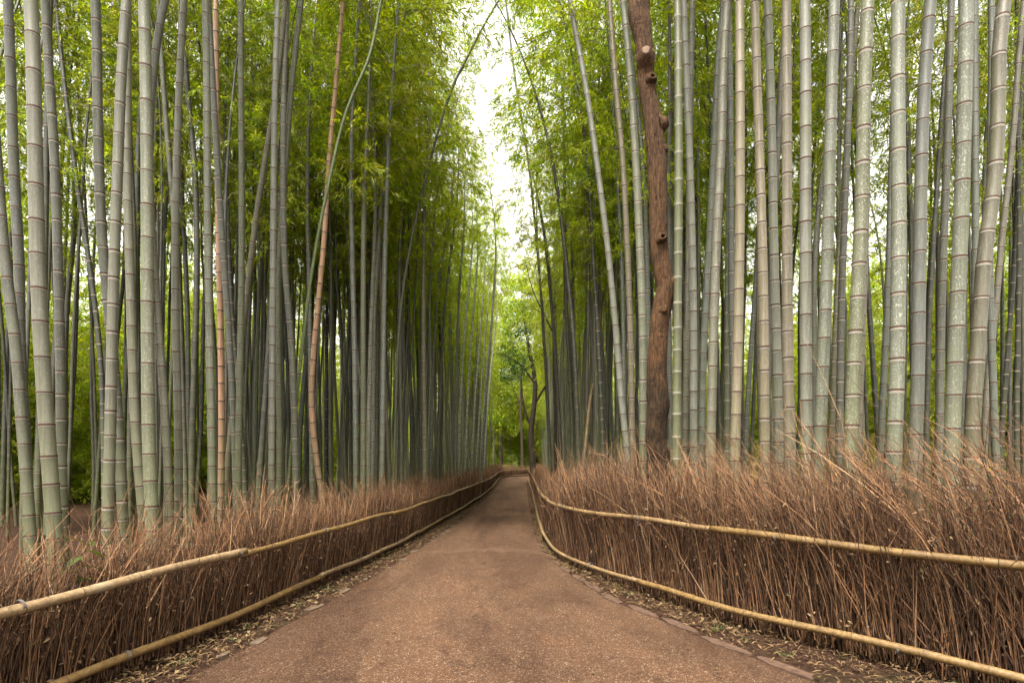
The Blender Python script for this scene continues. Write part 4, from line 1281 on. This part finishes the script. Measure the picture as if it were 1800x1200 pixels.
def stray_mesh(seed):
    r = random.Random(seed)
    mb = MB()
    P = catmull([(0, 0, 0), (r.uniform(-0.05, 0.1), r.uniform(-0.05, 0.05), 0.35), (r.uniform(0.02, 0.2), r.uniform(-0.1, 0.1), 0.75), (r.uniform(0.1, 0.35), r.uniform(-0.15, 0.15), 1.0)], 2)
    mb.tube(P, np.linspace(0.0060, 0.0022, len(P)), 3, 0, False)
    for q in range(2):
        b = P[r.choice([2, 3, 4])]
        d = np.array([r.uniform(-0.2, 0.25), r.uniform(-0.2, 0.2), r.uniform(0.15, 0.3)])
        mb.tube(np.array([b, b + d * 0.5 + np.array([0.01, 0, 0.02]), b + d]), [0.0034, 0.0027, 0.0016], 3, 0, False)
    return mb.build('twig', [M['spray']])


STRAY = [stray_mesh(k) for k in range(6)]


def build_fence(line, side, z_top, z_low, hfun, label, seed, sweep, thick):
    L = float(np.sum(np.linalg.norm(np.diff(line, axis=0), axis=1)))
    root = empty('brushwood_fence', (0, 0, 0))
    tag(root, label, 'fence')
    s = np.concatenate([[0], np.cumsum(np.linalg.norm(np.diff(line, axis=0), axis=1))])
    tan = np.gradient(line, axis=0); tan /= np.linalg.norm(tan, axis=1)[:, None]
    r = random.Random(seed)
    for (a, b, dens, near) in ((0, 4.0, 420, True), (4.0, 9.5, 800, True), (9.5, 17, 560, True), (17, 30, 380, False), (30, L, 230, False)):
        V, F, Mi = brush_np(line, a, b, side, dens, hfun, seed + int(a * 10), near, sweep, thick)
        o = obj('brush', mesh_np('brush', V, F, [M['brush'], M['spray'], M['dry_leaf']], Mi), root)
        o['kind'] = 'stuff'
    for z, rad, ph in ((z_top, 0.030, 0.7), (z_low, 0.027, 2.1)):
        u = 0.0; i = 0
        while u < L - 0.3:
            e = min(L, u + (r.uniform(3.4, 4.6) if i else ph + 2))
            rail_pole(line, max(0, u - 0.07), e, z, -0.012 - 0.004 * (i % 2), side, rad * r.uniform(0.92, 1.08) * (1 if i % 2 else 0.93), seed + i * 7 + int(z * 100), i == 0, root)
            u = e; i += 1
        u = 1.2
        while u < 22:
            p = np.array([np.interp(u, s, line[:, k]) for k in range(2)]); t = np.array([np.interp(u, s, tan[:, k]) for k in range(2)])
            n = np.array([-t[1], t[0]]) * side
            o = obj('tie', TIE, root)
            o.location = (*(p + n * -0.012), z + 0.018 * math.sin(u * 0.35))
            o.rotation_euler = (0, 0, math.atan2(-t[0], t[1])); o.scale = (rad * 1.16, 0.03, rad * 1.2)
            u += r.uniform(1.3, 2.2)
    for q in range(240):
        u = 2.5 + 11 * r.random() ** 1.3
        p = np.array([np.interp(u, s, line[:, k]) for k in range(2)]); t = np.array([np.interp(u, s, tan[:, k]) for k in range(2)])
        n = np.array([-t[1], t[0]]) * side
        hh = float(hfun(np.array([u]))[0])
        o = obj('twig', STRAY[q % 6], root)
        o.location = (*(p + n * r.uniform(0.03, thick)), hh * r.uniform(0.45, 0.80))
        o.rotation_euler = (r.gauss(0, 0.12), r.gauss(0.10 + sweep * 0.45, 0.38), math.atan2(t[1], t[0]) + r.gauss(0, 0.9))
        k = min(hh, 1.25) * r.uniform(0.26, 0.50); o.scale = (k, k, k)
    return root


def h_left(u):
    return 1.03 + 0.07 * np.sin(u * 1.9) + 0.06 * np.sin(u * 4.3 + 1) + np.interp(u, [0, 4, 8, 30, 60], [0.0, 0.02, 0.0, 0.0, 0.1])


def h_right(u):
    return np.interp(u, [0, 4.5, 6.5, 8.5, 10.5, 14, 25, 60], [1.60, 1.70, 1.68, 1.62, 1.45, 1.12, 1.05, 1.15]) + 0.10 * np.sin(u * 1.7) + 0.08 * np.sin(u * 4.7 + 1)


build_fence(LR, 1, 0.61, 0.12, h_left, 'low brown brushwood fence with two bamboo rails along the left of the path', 21, 0.28, 0.40)
build_fence(RR, -1, 0.78, 0.12, h_right, 'tall shaggy brushwood fence with two bamboo rails along the right of the path', 77, 0.75, 0.85)


# ------------------------------------------------------------------ fallen leaves along the verges
def build_litter():
    r = np.random.default_rng(5)
    mb = MB()
    for E, Rl, sgn in ((LE, LR, -1), (RE, RR, 1)):
        n = 5600
        yy = 2.2 + 20 * r.random(n) ** 1.7
        a = np.interp(yy, E[:, 1], E[:, 0]); kk = Rl[:, 1] < 46
        b = np.interp(yy, Rl[kk, 1], Rl[kk, 0])
        f = r.beta(1.6, 1.2, n) * 1.12 - 0.02
        x = a + (b - a) * f
        A = np.column_stack([x, yy, 0.006 + 0.03 * r.random(n) ** 2])
        az = r.uniform(0, 6.283, n)
        D = np.column_stack([np.cos(az), np.sin(az), r.normal(size=n) * 0.22]); D /= np.linalg.norm(D, axis=1)[:, None]
        big = r.random(n) < 0.13
        Ln = np.where(big, r.uniform(0.035, 0.065, n), r.uniform(0.04, 0.10, n)); Wd = np.where(big, r.uniform(0.016, 0.03, n), r.uniform(0.006, 0.011, n))
        up = np.column_stack([r.normal(size=n) * 0.35, r.normal(size=n) * 0.35, np.ones(n)])
        S = np.cross(D, up); S /= np.linalg.norm(S, axis=1)[:, None]
        mid = A + D * (Ln * 0.45)[:, None] + np.array([0, 0, 0.008])
        tip = A + D * Ln[:, None]
        Qd = np.stack([A, mid + S * (Wd / 2)[:, None], tip, mid - S * (Wd / 2)[:, None]], 1)
        mb.quads(Qd[~big], 0); mb.quads(Qd[big], 1)
    # strays on the path itself
    n = 260
    yy = 2.5 + 16 * r.random(n) ** 1.5
    a = np.interp(yy, LE[:, 1], LE[:, 0]); b = np.interp(yy, RE[:, 1], RE[:, 0])
    e = r.random(n); f = np.where(r.random(n) < 0.8, np.where(e < 0.5, e * 0.16, 1 - (e - 0.5) * 0.16 * 2), e)
    A = np.column_stack([a + (b - a) * f, yy, 0.012 + 0.03 * (1 - (2 * f - 1) ** 2)])
    az = r.uniform(0, 6.283, n); D = np.column_stack([np.cos(az), np.sin(az), np.zeros(n)])
    S = np.column_stack([-np.sin(az), np.cos(az), np.zeros(n)])
    Ln = r.uniform(0.03, 0.07, n); Wd = r.uniform(0.007, 0.018, n)
    mid = A + D * (Ln * 0.45)[:, None] + np.array([0, 0, 0.006])
    mb.quads(np.stack([A, mid + S * (Wd / 2)[:, None], A + D * Ln[:, None], mid - S * (Wd / 2)[:, None]], 1), 0)
    o = obj('leaf_litter', mb.build('leaf_litter', [M['straw_leaf'], M['dry_leaf']], False))
    tag(o, 'dry fallen bamboo leaves strewn along both path verges', 'leaf litter', kind='stuff')
    # green blades here and there
    mb = MB()
    for E, Rl in ((LE, LR), (RE, RR)):
        for q in range(24):
            yy = 2.6 + 12 * r.random() ** 1.4
            a = np.interp(yy, E[:, 1], E[:, 0]); kk = Rl[:, 1] < 46; b = np.interp(yy, Rl[kk, 1], Rl[kk, 0])
            x = a + (b - a) * r.uniform(0.35, 0.95)
            n = 9
            A = np.tile([x, yy, 0.0], (n, 1)) + r.normal(size=(n, 3)) * np.array([0.02, 0.02, 0])
            D = np.column_stack([r.normal(size=n), r.normal(size=n), r.uniform(0.3, 1.2, n)]); D /= np.linalg.norm(D, axis=1)[:, None]
            mb.quads(leaf_quads(A, D, r.uniform(0.04, 0.10, n), r.uniform(0.006, 0.013, n), r), 0)
    o = obj('verge_grass', mb.build('verge_grass', [M['weed']], False))
    tag(o, 'sparse green blades growing through the litter at the fence foot', 'grass', kind='stuff')


build_litter()


# ------------------------------------------------------------------ bare brown trunk
def bare_tree():
    D = 6.9
    rec = [(840, 1158, 44), (800, 1157, 41), (770, 1153, 37), (740, 1154, 37), (715, 1157, 41), (690, 1156, 40), (660, 1154, 35), (600, 1156, 36), (560, 1159, 37), (530, 1164, 37), (505, 1168, 37), (480, 1163, 34),
           (430, 1157, 33), (350, 1156, 33), (290, 1154, 35), (240, 1150, 36), (220, 1149, 37), (180, 1143, 33), (150, 1139, 33), (110, 1137, 33), (75, 1134, 33), (45, 1130, 38), (20, 1127, 40), (0, 1128, 39), (-60, 1126, 38)]
    P = []; rad = []
    for py, px, w in rec:
        px += 0.22 * (px - 1152 - (430 - py) * -0.012)      # the trunk's crooks
        P.append(((px - 900) * D / 1000, D, EYE + (810 - py) * D / 1000)); rad.append(w * D / 2160)
    P = [(P[0][0] + 0.02, D, -0.1), (P[0][0] + 0.01, D, 0.5)] + P
    rad = [0.22, 0.165] + rad
    for i in range(7):
        z = P[-1][2] + 0.55
        P.append((P[-1][0] - 0.03 + 0.05 * math.sin(i), D + 0.03 * i, z)); rad.append(rad[-1] * 0.9)
    C = np.column_stack([catmull(np.array(P), 6), np.interp(np.linspace(0, len(P) - 1, (len(P) - 1) * 6 + 1), np.arange(len(P)), rad)])
    base = np.array([C[0, 0], D, 0])
    S = 28
    n = len(C)
    a = np.arange(S) * 2 * math.pi / S
    zz = C[:, 2]
    lowf = np.clip((2.6 - zz) / 1.6, 0, 1)
    wob = 1 + 0.012 * np.sin(a[None] * 7 + zz[:, None] * 1.5 + np.sin(zz[:, None] * 4)) + 0.035 * np.sin(zz[:, None] * 2.3 + a[None] * 2 + 1) + 0.03 * np.sin(zz[:, None] * 5.1 - a[None] * 3) \
        + (0.05 * np.sin(zz[:, None] * 26 + 0.8 * np.sin(a[None] * 2)) * np.sin(a[None] * 1.0 + zz[:, None] * 3)) * (0.25 + 1.5 * lowf[:, None])
    root = empty('bare_tree', tuple(base))
    tag(root, 'bare brown tree trunk with pruned branch knots behind the right fence', 'tree')
    V, Q, T = tube(C[:, :3] - base, C[:, 3], S, 0, True, wob)
    tr = obj('trunk', mesh_np('trunk', V, [Q, T], [M['bark']]), root)

    def knot(px, py, rad_px, ang, length, hollow, cut=False):
        """a pruned stub or callus ring; ang = direction it faces (0 = to the viewer, 90 = right)"""
        z = EYE + (810 - py) * D / 1000
        cx = np.interp(z, C[:, 2], C[:, 0]); tr_ = np.interp(z, C[:, 2], C[:, 3])
        x = (px - 900) * D / 1000
        d = np.array([math.sin(R(ang)), -math.cos(R(ang)), 0.25]); d /= np.linalg.norm(d)
        r0 = rad_px * D / 1000
        s0 = np.array([cx, D, z]) + d * tr_ * 0.55
        L = tr_ * 0.55 + length
        mb = MB()
        if hollow:
            prof = [(0, 1.55), (0.55, 1.35), (0.85, 1.12), (1.0, 0.92), (1.03, 0.72), (0.97, 0.52), (0.70, 0.42), (0.45, 0.30)]
        else:
            prof = [(0, 2.3), (0.45, 1.75), (0.75, 1.3), (0.93, 1.02), (1.0, 0.82), (1.005, 0.45), (1.0, 0.02)]
        A = np.array([s0 + d * (q[0] * L) for q in prof]) - base
        # frames of a straight axis, radii free to shrink back into the hole
        ax = Vector(d); n1 = ax.orthogonal().normalized(); n2 = ax.cross(n1)
        n1, n2 = np.array(n1), np.array(n2)
        Sg = 14
        th = np.arange(Sg) * 2 * math.pi / Sg
        V = []
        for (q, fr), c in zip(prof, A):
            for t in th:
                w = 1 + 0.12 * math.sin(t * 2 + px) + 0.08 * math.sin(t * 3 + py)
                V.append(c + (n1 * math.cos(t) + n2 * math.sin(t)) * r0 * fr * w)
        Q = []; mi = []
        for i in range(len(prof) - 1):
            for j in range(Sg):
                Q.append((i * Sg + j, i * Sg + (j + 1) % Sg, (i + 1) * Sg + (j + 1) % Sg, (i + 1) * Sg + j))
                mi.append(0 if i < (5 if hollow else 4) else 1)
        V.append(A[-1]); T = [((len(prof) - 1) * Sg + j, (len(prof) - 1) * Sg + (j + 1) % Sg, len(V) - 1) for j in range(Sg)]
        mi += [1] * Sg
        obj('branch_stub', mesh_np('branch_stub', np.array(V), [np.array(Q), np.array(T)], [M['bark'], M['hollow'] if hollow else (M['cutwood'] if cut else M['bark'])], mi), tr)

    knot(1131, 112, 8.5, -12, 0.07, False, True)
    knot(1146, 152, 7, 15, 0.035, True)
    knot(1170, 222, 8, 78, 0.045, False)
    knot(1158, 428, 7, 5, 0.035, True)
    knot(1181, 504, 8, 50, 0.03, True)
    knot(1157, 551, 6, 0, 0.012, False)
    knot(1172, 268, 6, 80, 0.02, False)
    # small borer holes: near-black plates, the shade inside put into their colour
    hole = slab_mesh('bark_hole', 0.011, 0.02, 0.006, M['hollow'], 91)
    for px, py in ((1147, 245), (1163, 246), (1137, 262), (1153, 260), (1140, 290), (1156, 330), (1157, 352), (1150, 353), (1168, 400), (1148, 458)):
        z = EYE + (810 - py) * D / 1000
        cx = np.interp(z, C[:, 2], C[:, 0]); rr_ = np.interp(z, C[:, 2], C[:, 3])
        dx = (px - 900) * D / 1000 - cx
        o = obj('bark_hole', hole, tr)
        o.location = (cx + dx - base[0], -math.sqrt(max(0.0005, rr_ ** 2 - dx ** 2)) * 1.0, z)
        o.rotation_euler = (R(90), 0, math.asin(max(-0.95, min(0.95, dx / rr_))))
        o.scale = (random.uniform(0.6, 1.2), random.uniform(0.6, 1.5), 1)
    return C


BT = bare_tree()


# ------------------------------------------------------------------ broadleaved trees at the far end
def broad_crown(name, clumps, nleaf, seed, mat, size=1.0):
    r = np.random.default_rng(seed)
    mb = MB()
    for (cx, cy, cz, rad) in clumps:
        n = int(nleaf * rad * rad)
        u = r.normal(size=(n, 3)); u /= np.linalg.norm(u, axis=1)[:, None]
        A = np.array([cx, cy, cz]) + u * (rad * r.random(n) ** 0.45)[:, None] * np.array([1, 1, 0.7]) * (1 + 0.25 * np.sin(u[:, :1] * 5 + seed))
        D = u * 0.6 + r.normal(size=(n, 3)) * 0.6 + np.array([0, 0, -0.2]); D /= np.linalg.norm(D, axis=1)[:, None]
        mb.quads(leaf_quads(A, D, r.uniform(0.09, 0.17, n) * size, r.uniform(0.04, 0.075, n) * size, r), 0)
    return mb.build(name, [mat], False)


def path_tree(x, y, trunk, limbs, clumps, seed, label, name='broadleaf_tree', mat='leaf_dark', nleaf=900, size=1.0):
    root = empty(name, (x, y, 0))
    tag(root, label, 'tree')
    mb = MB()
    P = catmull(np.array([t[:3] for t in trunk]), 6)
    rad = np.interp(np.linspace(0, len(trunk) - 1, len(P)), np.arange(len(trunk)), [t[3] for t in trunk])
    mb.tube(P, rad, 10)
    obj('trunk', mb.build('trunk', [M['darkbark']]), root)
    for lb in limbs:
        mb = MB()
        P = catmull(np.array([t[:3] for t in lb]), 5)
        rad = np.interp(np.linspace(0, len(lb) - 1, len(P)), np.arange(len(lb)), [t[3] for t in lb])
        mb.tube(P, rad, 6)
        obj('limb', mb.build('limb', [M['darkbark']]), root)
    if clumps:
        obj('crown', broad_crown('crown', clumps, nleaf, seed, M[mat], size), root)


# crooked dark tree leaning over the path, right side
path_tree(1.25, 31.0, [(0.0, 0, -0.1, 0.20), (-0.15, 0, 1.5, 0.17), (-0.22, 0, 3.0, 0.15), (-0.05, 0, 4.4, 0.14), (0.0, 0, 5.8, 0.12), (-0.3, 0, 7.4, 0.09), (-0.6, 0, 9.2, 0.05)],
          [[(-0.05, 0, 4.4, 0.09), (0.45, 0.1, 5.3, 0.07), (0.95, 0.2, 5.9, 0.05), (1.3, 0.2, 7.0, 0.03)], [(-0.22, 0, 3.2, 0.07), (-0.65, -0.1, 4.6, 0.05), (-0.75, -0.1, 6.2, 0.03)],
           [(0.0, 0, 5.6, 0.07), (-0.7, 0.2, 6.6, 0.05), (-1.6, 0.3, 7.2, 0.03)]],
          [(-0.9, 0, 6.6, 0.75), (-1.5, 0.3, 7.4, 0.8), (0.2, 0.1, 7.3, 0.8), (-0.7, 0, 8.6, 0.95), (1.2, 0.2, 7.4, 0.6), (-0.4, 0.2, 9.9, 0.85), (-1.6, 0, 6.0, 0.5)],
          1, 'crooked dark-trunked tree overhanging the far end of the path', nleaf=800)
path_tree(1.05, 56.5, [(0.0, 0, -0.1, 0.17), (-0.05, 0, 3.0, 0.15), (-0.2, 0, 7.0, 0.12), (-0.1, 0, 11.0, 0.05)],
          [[(-0.2, 0, 7.0, 0.07), (-0.9, 0, 8.5, 0.05), (-1.3, 0, 10, 0.02)]],
          [(-0.7, 0, 10.0, 1.2), (0.4, 0.2, 11.2, 1.3), (-1.5, 0, 11.6, 1.1)], 2, 'slim straight brown tree left of the crooked dark tree', nleaf=650)
path_tree(-1.2, 60.0, [(0, 0, -0.1, 0.2), (0.1, 0, 4, 0.16), (0, 0, 9, 0.10), (0.2, 0, 14, 0.05)], [],
          [(0, 0, 6, 2.0), (1.3, 0.5, 8.5, 2.2), (-1.2, 0, 9.5, 2.2), (0.5, 0, 12.5, 2.4), (0.2, 0, 15.5, 2.2), (1.6, 0, 5, 1.4), (-0.6, 0, 18.2, 1.9), (1.5, 0, 17.4, 2.2), (1.1, 0, 20.2, 1.7)], 3, 'bright leafy tree closing the view where the path bends', mat='leaf', nleaf=420, size=1.8)
path_tree(2.6, 63.0, [(0, 0, -0.1, 0.25), (0.1, 0, 5, 0.2), (0, 0, 12, 0.12), (0.2, 0, 18, 0.05)], [],
          [(0, 0, 8, 2.2), (1.0, 0.5, 11.5, 2.4), (-1.4, 0, 13.5, 2.4), (0.5, 0, 17, 2.6), (0.2, 0, 20.5, 2.2), (-0.8, 0, 23.0, 1.5), (-1.6, 0, 18.0, 2.2), (-1.7, 0, 21.0, 1.8)], 4, 'tall leafy tree rising behind the crooked dark tree', mat='leaf', nleaf=400, size=1.8)
path_tree(1.42, 19.0, [(0.0, 0, -0.1, 0.07), (0.03, 0, 2.5, 0.06), (-0.02, 0, 5.0, 0.05), (0.02, 0, 7.4, 0.03)],
          [[(0.0, 0, 5.6, 0.03), (-0.35, 0, 6.3, 0.025), (-0.75, 0.05, 7.2, 0.018), (-1.05, 0.05, 8.45, 0.007)], [(-0.35, 0, 6.3, 0.015), (-0.7, 0, 6.5, 0.006)], [(0.0, 0, 6.4, 0.02), (0.3, 0, 7.4, 0.012), (0.4, 0, 8.3, 0.005)]],
          [], 5, 'thin dead snag with bare branches at the right edge of the path', name='dead_snag')


# small leafy sprig poking out of the left brush
def sprig():
    root = empty('leafy_sprig', (-2.72, 3.55, 0.55))
    tag(root, 'small green broad-leaved sprig poking out of the left brushwood', 'plant')
    r = np.random.default_rng(9)
    mb = MB(); P = catmull([(0, 0, -0.55), (0.02, 0, -0.1), (0.03, -0.02, 0.18), (0.10, -0.02, 0.36)], 4); mb.tube(P, np.linspace(0.004, 0.002, len(P)), 5)
    obj('stem', mb.build('stem', [M['weed']]), root)
    lm = MB()
    t = np.linspace(0, 1, 5)
    V = np.array([[x * 0.16, s * w, 0.02 * math.sin(x * 3)] for x, w in zip(t, (0.002, 0.024, 0.028, 0.018, 0.001)) for s in (-1, 0, 1)])
    V[1::3, 2] -= 0.006
    Q = np.array([(i * 3 + j, i * 3 + j + 1, i * 3 + j + 4, i * 3 + j + 3) for i in range(4) for j in range(2)])
    leaf = mesh_np('leaf', V, Q, [M['weed']])
    for i in range(9):
        o = obj('leaf', leaf, root)
        f = 0.10 + 0.26 * i / 8
        o.location = (float(np.interp(f, P[:, 2], P[:, 0])), -0.01, f)
        o.rotation_euler = (r.normal() * 0.3, r.uniform(-0.5, 0.6), i * 2.3 + r.normal() * 0.3)
        k = r.uniform(0.6, 1.0); o.scale = (k, k, k)


sprig()
